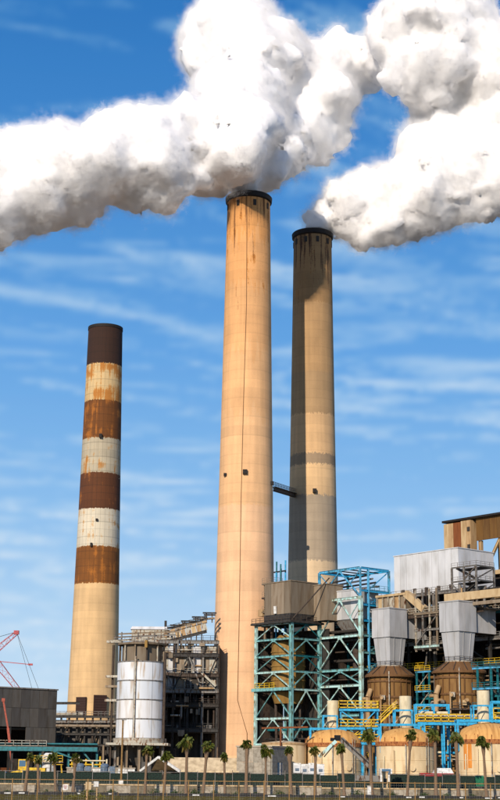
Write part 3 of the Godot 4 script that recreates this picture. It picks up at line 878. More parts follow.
func frame_with_vessel() -> void:
	var d := 341.5
	var corner := foot(291, d)
	var lv := []
	for py in [744, 718, 689, 671, 655, 638, 622.5]:
		lv.append(hy(py, d, 291))
	var L := 12.4; var W := 9.2
	var t := thing("braced_frame", "turquoise braced steel frame around an ochre vessel beside the middle chimney", "steel frame", corner, TURN)
	var top: float = lv[-1]
	bar(t, "post", Vector3(0, 0, 0), Vector3(0, top + .3, 0), .75, M.teal)
	bar(t, "post", Vector3(-L, 0, 0), Vector3(-L, top, 0), .6, M.teal_pale)
	bar(t, "post", Vector3(-L, 0, -W), Vector3(-L, top, -W), .5, M.teal)
	bar(t, "post", Vector3(-L / 2, 0, -W), Vector3(-L / 2, top, -W), .4, M.brown_steel)
	var mats := [M.teal_pale, M.teal_pale, M.teal, M.teal_pale, M.teal, M.teal, M.teal_pale]
	braced(t, Vector3(-L, 0, 0), Vector3(0, 0, 0), lv, mats, .36)
	braced(t, Vector3(0, 0, 0), Vector3(0, 0, -W), lv, [M.teal, M.teal, M.teal_pale, M.teal, M.teal_deep, M.teal, M.teal_deep], .32)
	rod(t, "edge_girder", Vector3(-L - .8, lv[2] + .1, .45), Vector3(.2, lv[2] + .1, .45), .5, M.teal, .7)
	railing(t, [Vector3(-L, lv[2] + .5, .3), Vector3(-L * .45, lv[2] + .5, .3)], M.yellow, 1.1, .1)
	for i in [2, 5]:
		box(t, "deck", Vector3(-L / 2, lv[i] - .3, -W / 2), Vector3(L - .8, .2, W - .8), M.shaded_steel)
	box(t, "deck", Vector3(-L / 2, top + .25, -W / 2 + .4), Vector3(L + 1.6, .4, W + 1.4), M.dark_steel)
	railing(t, [Vector3(-L - .6, top + .45, .9), Vector3(.6, top + .45, .9), Vector3(.6, top + .45, -W)], M.brown_steel, 1.1, .08)
	# added dark sheets, their colour standing for the shade behind the bays
	for k in 6:
		box(t, "rear_shade_sheet", Vector3(-L + 1.1 + k * 2.45, top / 2 - .4, -W - .6), Vector3(2.4, top - 1, .3), [M.brown_steel, M.dark_steel][k % 2])
	for k in 4:
		box(t, "end_shade_sheet", Vector3(-L - .55, top / 2 - .4, -W + 1.3 + k * 2.1), Vector3(.25, top - 1, 2.05), [M.brown_steel, M.dark_steel][k % 2])
	pipe(t, "tie_rod", Vector3(.3, top + .6, .2), Vector3(4.5, hy(577, d, 322), -W + 1.5), .16, M.brown_steel)
	for k in 7:
		pipe(t, "header_pipe", Vector3(-L + .5, 2.5 + k * 2.1, -1.5 - k % 3), Vector3(3, 2.5 + k * 2.1, -1.5 - k % 3), .2 + .1 * (k % 2), [M.brown_steel, M.dark_steel, M.teal_deep][k % 3])
	var v := thing("ochre_vessel", "ochre round vessel inside the turquoise braced frame", "vessel", corner + PU * (-L / 2) - PV * (W / 2), TURN)
	lathe(v, "shell", [Vector2(3.2, lv[2] - 3.0), Vector2(3.9, lv[2] - 1.0), Vector2(3.9, lv[5] - .6), Vector2(2.2, lv[5] + 1.2)], 36, M.vessel_ochre)
	for k in 3:
		var h := lerpf(lv[2], lv[5], .2 + .28 * k)
		lathe(v, "hoop", [Vector2(3.85, h - .2), Vector2(4.08, h - .16), Vector2(4.08, h + .16), Vector2(3.85, h + .2)], 36, M.vessel_ochre)
	for k in 4:
		pipe(v, "leg", Vector3(2.4 * cos(k * PI / 2 + .7), 0, 2.4 * sin(k * PI / 2 + .7)), Vector3(2.9 * cos(k * PI / 2 + .7), lv[2] - 1.5, 2.9 * sin(k * PI / 2 + .7)), .35, M.brown_steel)
	# the taupe housing on top
	var hb: float = top + .5
	var ht := hy(580, d - 1, 289)
	var s := thing("filter_housing", "taupe panelled housing on top of the turquoise braced frame", "housing", corner - PU * .6 - PV * .3, TURN)
	clad(s, Vector3(-4.6, (hb + ht) / 2, -4.7), Vector3(9.2, ht - hb, 9.4), [M.taupe_a, M.taupe_b, M.taupe_c], 2.2, 1, "sheet")
	box(s, "lower_band", Vector3(-4.6, hb + .9, -4.7), Vector3(9.35, 1.7, 9.55), M.dark_steel)
	pipe(s, "lamp_housing", Vector3(-5, hb + 1.9, .3), Vector3(-5, hb + 3.6, .4), .4, M.white_paint)
	clad(s, Vector3(2.4, hb + 4.4, -9.6), Vector3(4.6, 8.2, 5), [M.taupe_c, M.taupe_b], 2.3, 1, "sheet")
	# hoist gallery hung on its left side, against the chimney
	var g := thing("hoist_gallery", "rusty narrow gallery between the middle chimney and the taupe housing", "gallery", corner - PU * 10.2 - PV * 3.0, TURN)
	var gh := hy(620, 346, 262)
	for p in [[-1.2, 1.2], [1.2, 1.2], [1.2, -1.2], [-1.2, -1.2]]:
		bar(g, "post", Vector3(p[0], gh - 6, p[1]), Vector3(p[0], gh + 9.2, p[1]), .34, [M.taupe_c, M.brown_steel][int(p[0] > 0)])
	for k in 4:
		box(g, "deck", Vector3(0, gh - 1 + k * 3.3, 0), Vector3(3.6, .4, 3.6), [M.brown_steel, M.taupe_b][k % 2])
		railing(g, [Vector3(-1.7, gh - .7 + k * 3.3, 1.7), Vector3(1.7, gh - .7 + k * 3.3, 1.7), Vector3(1.7, gh - .7 + k * 3.3, -1.7)], M.taupe_c, 1.1, .07)
	box(g, "side_sheet", Vector3(.9, gh + 5.2, .9), Vector3(1.3, 6.2, .3), M.taupe_a)
	box(g, "hood", Vector3(-2.2, gh + 2.2, 1.0), Vector3(1.6, 1.6, 1.6), M.beige_b)
	# small pipes and frame seen between the chimneys
	var m := thing("pipe_stand", "thin teal pipe stand between the feet of the two steaming chimneys", "pipe stand", foot(281, 352, 575), TURN)
	var y0 := hy(600, 352, 281); var y1 := hy(561, 352, 281)
	for k in 5:
		pipe(m, "pipe", Vector3(-1.6 + k * .8, y0 - 20, (k % 2) * .8), Vector3(-1.6 + k * .8, y1 - (k * 3 % 4) * .9, (k % 2) * .8), .2, [M.teal_deep, M.blue, M.dark_steel][k % 3])
	for k in 3:
		bar(m, "cross_arm", Vector3(-2.2, y0 + 1.5 + k * 2.6, .4), Vector3(2.2, y0 + 1.5 + k * 2.6, .4), .3, M.dark_steel)

func lattice_tower() -> void:
	var d := 337.0
	var c := foot(362, d)
	var L := 13.7; var W := 9.2
	var lv := []
	for py in [745, 715, 685, 669, 635, 597, 567.5]:
		lv.append(hy(py, d, 362))
	var t := thing("lattice_tower", "tall blue and turquoise lattice steel tower left of the grey ducts", "steel tower", c, TURN)
	var top: float = lv[-1]
	var mid: float = lv[-2]
	bar(t, "post", Vector3(0, 0, 0), Vector3(0, mid + .3, 0), .8, M.teal_pale)
	bar(t, "upper_post", Vector3(0, mid + .3, 0), Vector3(0, top, 0), .34, M.blue_light)
	bar(t, "post", Vector3(-L, 0, 0), Vector3(-L, mid, 0), .75, M.teal)
	bar(t, "upper_post", Vector3(-L, mid, 0), Vector3(-L, top, 0), .5, M.blue_light)
	bar(t, "post", Vector3(0, 0, -2.5), Vector3(0, top, -2.5), .4, M.blue_light)
	bar(t, "post", Vector3(0, 0, -W), Vector3(0, top, -W), .45, M.blue_light)
	bar(t, "post", Vector3(-L, 0, -W), Vector3(-L, top, -W), .45, M.teal_deep)
	braced(t, Vector3(-L, 0, 0), Vector3(0, 0, 0), lv, [M.teal, M.teal, M.teal_pale, M.teal, M.teal_pale, M.teal_pale, M.blue_light], .42, true)
	bar(t, "beam", Vector3(-L, top, -W), Vector3(0, top, -W), .36, M.blue, .5)
	bar(t, "beam", Vector3(-L, top, 0), Vector3(-L, top, -W), .36, M.blue, .5)
	for k in 3:
		bar(t, "roof_beam", Vector3(-L * (.25 + .25 * k), top - .2, 0), Vector3(-L * (.25 + .25 * k), top - .2, -W), .25, M.dark_steel)
	var side := [lv[3], hy(652, d, 362), lv[4], hy(620, d, 362), hy(604, d, 362), hy(590, d, 362), top]
	for k in side.size():
		bar(t, "beam", Vector3(0, side[k], -.3), Vector3(0, side[k], -W), .34, M.blue if k > 2 else M.teal, .5)
		if k:
			bar(t, "brace", Vector3(0, side[k - 1] + .3, -2.7), Vector3(0, side[k] - .3, -W + .2), .22, M.blue_light if k > 3 else M.teal)
		if k < side.size() - 1:
			box(t, "landing", Vector3(-1.2, side[k] + .25, -5.6), Vector3(2.2, .15, 5.6), M.teal_deep)
			railing(t, [Vector3(.1, side[k] + .3, -2.8), Vector3(.1, side[k] + .3, -W)], M.teal_deep if k % 2 else M.blue, 1.1, .07)
	# dark pipes crossing under the roof
	for k in 4:
		pipe(t, "cable_tray", Vector3(-L + .4, top - 2.2 - k * .5, -3 - k), Vector3(0, top - 1.4 - k * .8, -3 - k), .22, [M.dark_steel, M.grey_steel][k % 2])
	for i in [3, 4]:
		box(t, "deck", Vector3(-L / 2 - 1, lv[i] - .3, -W / 2), Vector3(L - 3, .2, W - .8), M.shaded_steel)
	for k in 6:
		box(t, "rear_shade_sheet", Vector3(-L + 1 + k * 2.35, lv[5] / 2 - .5, -W - .8), Vector3(2.3, lv[5] - 1, .3), [M.brown_steel, M.dark_steel][k % 2])  # added dark sheets, coloured for the shade inside the tower
	for k in 4:
		box(t, "end_shade_sheet", Vector3(-L - .6, lv[4] / 2, -W + 1.2 + k * 2.1), Vector3(.25, lv[4] - 1, 2.05), [M.brown_steel, M.dark_steel][k % 2])
	for k in 6:
		pipe(t, "header_pipe", Vector3(-L + .4, lv[2] + 1.5 + k * 2.2, -1.6 - k % 4), Vector3(-.5, lv[2] + 1.5 + k * 2.2, -1.6 - k % 4), .2 + .08 * (k % 3), [M.brown_steel, M.dark_steel, M.shaded_steel][k % 3])
	var v := thing("grey_hopper", "grey streaked hopper hung inside the lattice tower", "hopper", c + PU * (-L / 2 + .6) - PV * (W / 2), TURN)
	var h1 := hy(588, d, 345); var h0 := hy(617, d, 345)
	clad(v, Vector3(0, (h0 + h1) / 2, 0), Vector3(8.6, h1 - h0, 6.2), [M.sheet_c, M.duct_a, M.sheet_a], 2.9, 1, "sheet")
	taper(v, "hopper_cone", Vector3(0, h0 - 4.2, 0), 4.2, Vector2(1.4, 1.2), Vector2(4.1, 2.9), M.grey_steel)
	pipe(v, "outlet_pipe", Vector3(0, h0 - 12, 0), Vector3(0, h0 - 4.2, 0), .8, M.brown_steel)

func tank(label: String, px: float, d: float, wide: float, top_py: float, dome_py: float, ch: Array) -> void:
	var r := wide * d / FOCAL / 2.0
	var at := foot(px, d)
	var t := thing("domed_tank", label, "tank", at, TURN, "cream domed tanks")
	var h := hy(top_py, d - r, px); var hd := hy(dome_py, d, px)
	lathe(t, "wall", [Vector2(r, 0), Vector2(r, h)], 48, M.tank_cream)
	var prof := []
	for k in 9:
		var q := k / 8.0
		prof.append(Vector2(r * cos(q * PI / 2) + .02, h + (hd - h) * sin(q * PI / 2)))
	lathe(t, "dome", prof, 48, M.tank_roof, Vector3.ZERO, true)
	lathe(t, "rim", [Vector2(r - .1, h - .75), Vector2(r + .16, h - .7), Vector2(r + .22, h + .05), Vector2(r - .3, h + .1)], 48, M.tank_rim)
	for k in 3:
		lathe(t, "weld_seam", [Vector2(r, 2.0 + k * 2), Vector2(r + .05, 2.03 + k * 2), Vector2(r + .05, 2.1 + k * 2), Vector2(r, 2.13 + k * 2)], 48, M.tank_cream)
	for k in 16:
		var a := TAU * k / 16
		var st := Vector3(sin(a) * (r + .05), h, cos(a) * (r + .05))
		rod(t, "rim_stanchion", st, st + Vector3(0, .9, 0), .1, M.tank_rim)
	for k in 7:
		var a := TAU * (k + .3) / 7
		rod(t, "roof_seam", Vector3(sin(a) * r * .97, h + (hd - h) * .27, cos(a) * r * .97), Vector3(sin(a) * r * .7, h + (hd - h) * .73, cos(a) * r * .7), .12, M.tank_rim, .08)
	var mw := lathe_mesh([Vector2(.45, 0), Vector2(.45, .3), Vector2(.55, .32), Vector2(.55, .4), Vector2(.01, .4)], 18)
	var am := deg_to_rad(-TURN - 14.0 + 20.0 * (names.size() % 3))
	part(t, "manway", mw, M.tank_cream, Transform3D(Basis(Vector3.UP, am) * Basis(Vector3.RIGHT, PI / 2), Vector3(sin(am) * (r - .05), 4.6, cos(am) * (r - .05))))
	var al := deg_to_rad(-TURN + 38.0)
	for e in [-.28, .28]:
		var foot_: Vector3 = Vector3(sin(al) * (r + .25), 0, cos(al) * (r + .25)) + Vector3(cos(al), 0, -sin(al)) * e
		rod(t, "ladder_rail", foot_, foot_ + Vector3(0, h + 1, 0), .09, M.pale_steel)
	for k in 3:
		var ap := deg_to_rad(-TURN - 50.0 + 22.0 * k)
		pipe(t, "feed_pipe", Vector3(sin(ap) * (r + .3), 0, cos(ap) * (r + .3)), Vector3(sin(ap) * (r + .3), h - 2.5 + k, cos(ap) * (r + .3)), .12, [M.pipe_cream, M.tank_cream, M.pale_steel][k])
	# cream standpipe behind the crown of the dome
	var vc := sight(ch[0], ch[2], d + 1.0)
	var s := thing("cream_stack", "short cream stack above the dome of the %s tank" % ch[4], "stack", Vector3(vc.x, 0, vc.z), 0, "short cream stacks above the tanks")
	var sr: float = ch[3] * d / FOCAL / 2.0
	lathe(s, "shell", [Vector2(sr, hd - 1.2), Vector2(sr, hy(ch[1], d, px)), Vector2(sr - .15, hy(ch[1], d, px) + .02), Vector2(sr - .15, hd)], 24, M.pipe_cream)
	lathe(s, "flange", [Vector2(sr, hd + .2), Vector2(sr + .14, hd + .2), Vector2(sr + .14, hd + .45), Vector2(sr, hd + .45)], 24, M.tank_cream)
	lathe(s, "leg", [Vector2(sr * .6, 0), Vector2(sr * .6, hd - 1.1)], 16, M.pipe_cream)
	# blue pipe frame over the dome: a portal on the rim and a guard round the stack
	var p := thing("blue_portal_frame", "bright blue steel frame standing over the %s tank's dome" % ch[4], "steel frame", at, 0, "blue frames over the tanks")
	var hb := hy(ch[5], d, px)
	var x0: float = sight(ch[6], ch[5], d).x - at.x; var x1: float = sight(ch[7], ch[5], d).x - at.x
	for z in [-1.0, 2.2]:
		var zr := sqrt(maxf(.2, r * r - x0 * x0)) if absf(x0) < r else 0.0
		rod(p, "post", Vector3(x0, h - 2 if absf(x0) < r else 0.0, z), Vector3(x0, hb, z), .32, M.blue)
		rod(p, "post", Vector3(x1, h - .6, z), Vector3(x1, hb, z), .32, M.blue)
		rod(p, "beam", Vector3(x0 - .15, hb + .16, z), Vector3(x1 + .15, hb + .16, z), .34, M.blue, .4)
	rod(p, "cross_beam", Vector3(x0, hb + .16, -.85), Vector3(x0, hb + .16, 2.05), .3, M.blue)
	rod(p, "cross_beam", Vector3(x1, hb + .16, -.85), Vector3(x1, hb + .16, 2.05), .3, M.blue)
	var g0: float = sight(ch[8], ch[5], d).x - at.x; var g1: float = sight(ch[9], ch[5], d).x - at.x
	var hg := hy(ch[10], d, px)
	for x in [g0, g1]:
		for z in [-.9, 2.1]:
			rod(p, "guard_post", Vector3(x, hb + .36, z), Vector3(x, hg, z), .28, M.blue)
		rod(p, "guard_rail", Vector3(x, hg + .14, -1.04), Vector3(x, hg + .14, 2.24), .28, M.blue)
	for z in [-.9, 2.1]:
		rod(p, "guard_rail", Vector3(g0 + .14, hg + .14, z), Vector3(g1 - .14, hg + .14, z), .28, M.blue)
	rod(p, "guard_brace", Vector3(g0, hb + .5, 2.25), Vector3((g0 + g1) / 2, hg, 2.25), .12, M.pale_steel)

func tanks() -> void:
	tank("cream domed tank with a ladder truck before it, left of three", 334, 302, 55, 743, 728, [333, 700.5, 714, 11.5, "left", 730, 310, 345, 323, 336.5, 717])
	tank("cream domed tank in the middle of three, with an ochre roof", 406, 288, 57, 742, 727.5, [405.5, 696, 710, 12, "middle", 726, 379.5, 423, 394, 411, 711.5])
	tank("cream domed tank at the right edge with an orange rust stain", 490, 275, 66, 739.5, 722.5, [483.5, 690.5, 706, 12.5, "right", 722, 456, 505, 472, 488, 707])
	# the rust patch: flaked paint on the right tank's shell
	var t: Node3D = get_node("domed_tank_002")
	for k in 2:
		var px: float = [466.5, 470.3][k]
		var r := 66 * 275 / FOCAL / 2.0
		var p := sight(px, 752, 275 - r + 1) - t.position
		var an := asin(clampf(p.x / r, -1, 1)) - deg_to_rad(TURN)
		var y := hy(755, 271, px)
		box(t, "rust_patch", Vector3(sin(an) * r, y, cos(an) * r), Vector3(.8, 5.0 - k * .5, .06), M.rust_orange, rad_to_deg(an))

func platforms() -> void:
	# blue and yellow stair platform between the left and middle tanks
	var d := 300.0
	var a := foot(347, d)
	var t := thing("stair_platform", "blue steel platform with yellow railings and stairs between two domed tanks", "platform", a)
	var x1 := foot(378, d).x - a.x
	var hs := [hy(742, d, 360), hy(727, d, 360), hy(708.5, d, 360)]
	for z in [0.0, -4.0]:
		bar(t, "post", Vector3(3.0, 0, z), Vector3(3.0, hs[2], z), .5, M.blue)
		bar(t, "post", Vector3(x1, 0, z), Vector3(x1, hs[2], z), .36, M.blue)
		bar(t, "post", Vector3(-1.2, 0, z), Vector3(-1.2, hs[2], z), .3, M.blue)
	for i in 3:
		var h: float = hs[i]
		box(t, "deck", Vector3((x1 - 1.2) / 2, h - .1, -2), Vector3(x1 + 1.4, .16, 4.2), M.dark_steel)
		for z in [.2, -4.2]:
			rod(t, "beam", Vector3(-1.5, h - .3, z), Vector3(x1 + .4, h - .3, z), .3, M.blue, .45)
		railing(t, [Vector3(-1.4, h + .05, -4.2), Vector3(-1.4, h + .05, .2), Vector3(x1 + .3, h + .05, .2), Vector3(x1 + .3, h + .05, -4.2)], M.yellow, 1.4, .17)
		if i:
			rod(t, "brace", Vector3(3.0, hs[i - 1] + .4, .1), Vector3(x1 - .5, h - .6, .1), .2, M.blue)
			rod(t, "brace", Vector3(3.0, hs[i - 1] + .4, .1), Vector3(-1.0, h - .6, .1), .2, M.blue)
	# two flights of stairs with stringers, treads and yellow rails
	for f in [[375, 727, 397, 706], [352, 742, 372, 727]]:
		var s0 := sight(f[0], f[1], d - .5) - a; var s1 := sight(f[2], f[3], d - .5) - a
		s0.z = -.9; s1.z = -.9
		var st := new_st()
		var n := 14
		for k in n:
			var p := s0.lerp(s1, (k + .5) / n)
			st_bar(st, p + Vector3(0, 0, -.5), p + Vector3(0, 0, .5), .34, .06)
		part(t, "treads", done(st), M.grey_steel)
		for z in [-.55, .55]:
			rod(t, "stringer", s0 + Vector3(0, -.1, z), s1 + Vector3(0, -.1, z), .08, M.yellow, .34)
			rod(t, "handrail", s0 + Vector3(0, 1.1, z), s1 + Vector3(0, 1.1, z), .12, M.yellow)
			rod(t, "handrail", s0 + Vector3(0, .6, z), s1 + Vector3(0, .6, z), .09, M.yellow)
	# long yellow-railed walkway in front of the vessels
	d = 303
	a = foot(384, d)
	var w := thing("walkway", "long blue walkway with yellow railings running past the middle and right tanks", "walkway", a)
	var h := hy(722, d, 440)
	var xe := foot(520, d).x - a.x
	var xs := foot(418, d).x - a.x
	box(w, "deck", Vector3((xs + xe) / 2, h - .12, -1), Vector3(xe - xs, .18, 3), M.dark_steel)
	rod(w, "girder", Vector3(xs, h - .35, .6), Vector3(xe, h - .35, .6), .3, M.blue, .55)
	rod(w, "girder", Vector3(xs, h - .35, -2.6), Vector3(xe, h - .35, -2.6), .3, M.blue, .55)
	for k in 5:
		var x := lerpf(xs + .3, xe - .3, k / 4.0)
		rod(w, "post", Vector3(x, 0, .6), Vector3(x, h - .6, .6), .36, M.blue)
		rod(w, "post", Vector3(x, 0, -2.6), Vector3(x, h - .6, -2.6), .3, M.blue)
	railing(w, [Vector3(xs, h, .6), Vector3(xe, h, .6)], M.yellow, 1.5, .18)
	railing(w, [Vector3(xs, h, -2.6), Vector3(xe, h, -2.6)], M.yellow, 1.5, .18)
	for k in 3:
		pipe(w, "pipe", Vector3(xs, h + .35 + k * .42, -1.6 + k * .5), Vector3(xe, h + .35 + k * .42, -1.6 + k * .5), .2, [M.pipe_cream, M.yellow, M.pale_steel][k])
	# pipework between the tanks and the vessels
	var pr := thing("pipe_rack", "crowded grey, cream and rusty pipework behind the domed tanks", "pipes", foot(440, 307))
	var rr := RandomNumberGenerator.new(); rr.seed = 313
	var ms := [M.pipe_cream, M.grey_steel, M.beige_b, M.brown_steel, M.pale_steel, M.vessel_brown, M.blue, M.teal]
	for k in 46:
		var x := rr.randf_range(-14, 12)
		var z := rr.randf_range(-1.5, .8)
		var b0 := rr.randf_range(0, 7)
		var m: Material = ms[rr.randi() % ms.size()]
		if k % 2:
			pipe(pr, "riser", Vector3(x, b0, z), Vector3(x, b0 + rr.randf_range(4, 9), z), rr.randf_range(.1, .3), m)
		else:
			pipe(pr, "cross_pipe", Vector3(x, b0 + 4, z), Vector3(x + rr.randf_range(2, 6), b0 + 4, z), rr.randf_range(.1, .26), m)
		if k % 5 == 0:
			box(pr, "valve_box", Vector3(x, b0 + 5, z + .4), Vector3(.9, 1.1, .6), ms[rr.randi() % 5])
	# blue portal over the walkway
	var q := thing("pipe_portal", "blue steel portal above the yellow walkway between the brown vessels", "steel frame", foot(417, 306))
	var y1 := hy(706, 306, 430)
	var xw := foot(450, 306).x - q.position.x
	for z in [0.0, -2.5]:
		rod(q, "post", Vector3(0, 0, z), Vector3(0, y1, z), .36, M.blue)
		rod(q, "post", Vector3(xw * .55, 0, z), Vector3(xw * .55, y1, z), .36, M.blue)
		rod(q, "post", Vector3(xw, 0, z), Vector3(xw, y1, z), .36, M.blue)
		rod(q, "beam", Vector3(-.2, y1 + .2, z), Vector3(xw + .2, y1 + .2, z), .38, M.blue, .42)
	rod(q, "brace", Vector3(0, y1 - 2, .1), Vector3(2, y1, .1), .2, M.blue)
	pipe(q, "pipe", Vector3(0, y1 - 1.3, -1.2), Vector3(xw, y1 - 1.3, -1.2), .3, M.pipe_cream)
	var q2 := thing("pipe_portal", "blue steel portal at the right edge above the right tank", "steel frame", foot(494, 298))
	y1 = hy(703, 298, 497)
	for z in [0.0, -2.5]:
		rod(q2, "post", Vector3(0, 0, z), Vector3(0, y1, z), .36, M.blue)
		rod(q2, "beam", Vector3(-.2, y1 + .2, z), Vector3(7, y1 + .2, z), .38, M.blue, .42)
		rod(q2, "post", Vector3(6.8, 0, z), Vector3(6.8, y1, z), .36, M.blue)
	railing(q2, [Vector3(.2, y1 - 3.0, .1), Vector3(6.8, y1 - 3.0, .1)], M.yellow, 2.0, .2)
	# teal service frames in the gap between the two vessels
	var e := thing("service_frame", "small teal service frame in the dark gap between the brown vessels", "steel frame", grid(-8.0, 2.5), TURN)
	for p in [[-1.8, 0], [1.8, 0], [-1.8, -2], [1.8, -2]]:
		bar(e, "post", Vector3(p[0], 0, p[1]), Vector3(p[0], 24.6, p[1]), .34, M.teal_deep)
	for hh in [12.0, 16.5, 20.5, 24.6]:
		bar(e, "beam", Vector3(-2.2, hh, 0), Vector3(2.2, hh, 0), .36, M.blue_light)
		bar(e, "beam", Vector3(1.8, hh, 0), Vector3(1.8, hh, -2), .3, M.teal_deep)
		bar(e, "brace", Vector3(-1.7, hh - 3.6, .1), Vector3(1.7, hh - .4, .1), .2, M.pale_steel)
		railing(e, [Vector3(-2.2, hh + .2, .2), Vector3(2.2, hh + .2, .2)], M.yellow, 1.0, .08)
	var e2 := thing("service_frame", "teal service frame at the right edge beside the right brown vessel", "steel frame", grid(9.5, 3.0), TURN)
	for p in [[-1.8, 0], [1.8, 0], [1.8, -2]]:
		bar(e2, "post", Vector3(p[0], 0, p[1]), Vector3(p[0], 25, p[1]), .36, M.teal_deep)
	for hh in [12.0, 16.5, 20.5, 24.6]:
		bar(e2, "beam", Vector3(-3.2, hh, 0), Vector3(5, hh, 0), .4, M.teal if hh > 28 else M.blue_light)
		railing(e2, [Vector3(-3.2, hh + .2, .2), Vector3(5, hh + .2, .2)], M.teal_deep, 1.0, .08)

# ---------------------------------------------------------------- left-hand half
func build_left() -> void:
	silo()
	coal_house()
	dark_house()
	cranes()
	low_plant()

func silo() -> void:
	var d := 335.0
	var at := foot(139, d)
	var t := thing("storage_silo", "round pale metal silo with rust spots left of the middle chimney", "silo", at, -14)
	var r := 5.35
	var h0 := hy(738, d - 5, 139); var h1 := hy(661, d - 5, 139)
	lathe(t, "core", [Vector2(r - .12, h0), Vector2(r - .12, h1), Vector2(.1, h1 + .8)], 40, M.dark_steel)
	var rows := 4
	for i in rows:
		var lo := lerpf(h0, h1, float(i) / rows) + .04; var hi := lerpf(h0, h1, float(i + 1) / rows) - .04
		for k in 8:
			part(t, "plate", arc_plate(r, lo, hi, TAU * k / 8 + .007, TAU * (k + 1) / 8 - .007), [M.silo_a, M.silo_b, M.silo_c][(i * 5 + k * 3) % 3])
		lathe(t, "stiffener_ring", [Vector2(r, hi - .1), Vector2(r + .14, hi - .08), Vector2(r + .14, hi + .12), Vector2(r, hi + .14)], 40, M.grey_steel)
	pipe(t, "downpipe", Vector3(.4, h0 - 2, r + .3), Vector3(.4, h1 + 1, r + .3), .2, M.pale_steel)
	pipe(t, "downpipe", Vector3(r + .3, h0 - 6, .8), Vector3(r + .3, h1 + 2, .8), .32, M.brown_steel)
	# base ring and supports
	lathe(t, "base_ring", [Vector2(r - 1, h0 - 1.0), Vector2(r + .5, h0 - 1.0), Vector2(r + .5, h0 - .02), Vector2(r - 1, h0 - .02)], 40, M.pale_steel)
	for k in 10:
		var a := TAU * (k + .5) / 10
		bar(t, "leg", Vector3(sin(a) * 4.9, 0, cos(a) * 4.9), Vector3(sin(a) * 4.9, h0 - 1, cos(a) * 4.9), .6, [M.taupe_c, M.dark_steel][k % 2])
		box(t, "bracket", Vector3(sin(a) * 5.4, h0 - .9, cos(a) * 5.4), Vector3(.5, 1.2, .5), M.grey_steel, rad_to_deg(a))
	box(t, "platform", Vector3(0, h0 - 1.3, .5), Vector3(13.4, .5, 12.6), M.pale_steel, 14)
	for k in 6:
		bar(t, "platform_post", Vector3(-6.2 + k * 2.5, 0, 6.2 - k * .6), Vector3(-6.2 + k * 2.5, h0 - 1.6, 6.2 - k * .6), .45, [M.taupe_c, M.grey_steel][k % 2])
	box(t, "shade_backing", Vector3(0, h0 / 2 - 1, -6), Vector3(13, h0 - 2, .4), M.shaded_steel)  # added dark backing that paints the shade beneath the silo
	taper(t, "hopper", Vector3(0, h0 - 6, 0), 5.0, Vector2(1, 1), Vector2(3.3, 3.3), M.dark_sheet_c)
	box(t, "valve_room", Vector3(-2.4, 3.2, 2.6), Vector3(4.4, 3.0, 3.5), M.taupe_b)
	box(t, "valve_room", Vector3(2.6, 2.8, 3.0), Vector3(3.0, 5.4, 2.8), M.dark_sheet_b)
	# head house: ring of posts, roof beams and rails
	for k in 12:
		var a := TAU * k / 12
		bar(t, "head_post", Vector3(sin(a) * (r - .3), h1, cos(a) * (r - .3)), Vector3(sin(a) * (r - .3), h1 + 3.8, cos(a) * (r - .3)), .3, [M.taupe_c, M.brown_steel, M.pale_steel][k % 3])
	lathe(t, "head_wall", [Vector2(r - .9, h1), Vector2(r - .9, h1 + 3.6)], 24, M.taupe_b)
	lathe(t, "head_roof", [Vector2(r + .1, h1 + 3.7), Vector2(r + .3, h1 + 4.1), Vector2(.1, h1 + 4.8)], 24, M.taupe_c)
	for k in 3:
		bar(t, "roof_beam", Vector3(-r - 1.2, h1 + 4.6 + k * 1.0, 3.5 - k * 3), Vector3(r + 2.5, h1 + 5.0 + k * 1.0, 3.5 - k * 3), .34, [M.pale_steel, M.grey_steel, M.taupe_c][k])
		bar(t, "roof_post", Vector3(-r + 1.6 + k * 3.5, h1 + 4, 3.4 - k), Vector3(-r + 1.6 + k * 3.5, h1 + 6.5, 3.4 - k), .25, M.grey_steel)
	box(t, "hoist", Vector3(2.6, h1 + 3.7, r - .2), Vector3(.6, 1.6, .6), M.vessel_ochre)
	railing(t, [Vector3(-r, h1 + 4.2, 3.4), Vector3(0, h1 + 4.2, r), Vector3(r, h1 + 4.2, 3.4)], M.grey_steel, 1.1, .08)
	# side landings towards the banded chimney
	for k in 4:
		var h := hy([676, 686, 700, 641][k], d, 112)
		box(t, "side_landing", Vector3(-r - 1.3, h, -.5), Vector3(3.4, .5, 1.6), [M.pale_steel, M.taupe_c, M.pale_steel, M.pale_steel][k])
	bar(t, "side_post", Vector3(-r - 1.6, 0, -.6), Vector3(-r - 1.6, h1 + 4, -.6), .4, M.brown_steel)

func arc_plate(r: float, lo: float, hi: float, a0: float, a1: float) -> ArrayMesh:
	var st := SurfaceTool.new(); st.begin(Mesh.PRIMITIVE_TRIANGLES)
	var n := 6
	for k in n:
		var b0 := lerpf(a0, a1, float(k) / n); var b1 := lerpf(a0, a1, float(k + 1) / n)
		var p := [[b0, lo], [b0, hi], [b1, hi], [b0, lo], [b1, hi], [b1, lo]]
		for q in p:
			var nn := Vector3(sin(q[0]), 0, cos(q[0]))
			st.set_normal(nn)
			st.add_vertex(nn * r + Vector3(0, q[1], 0))
	return st.commit()

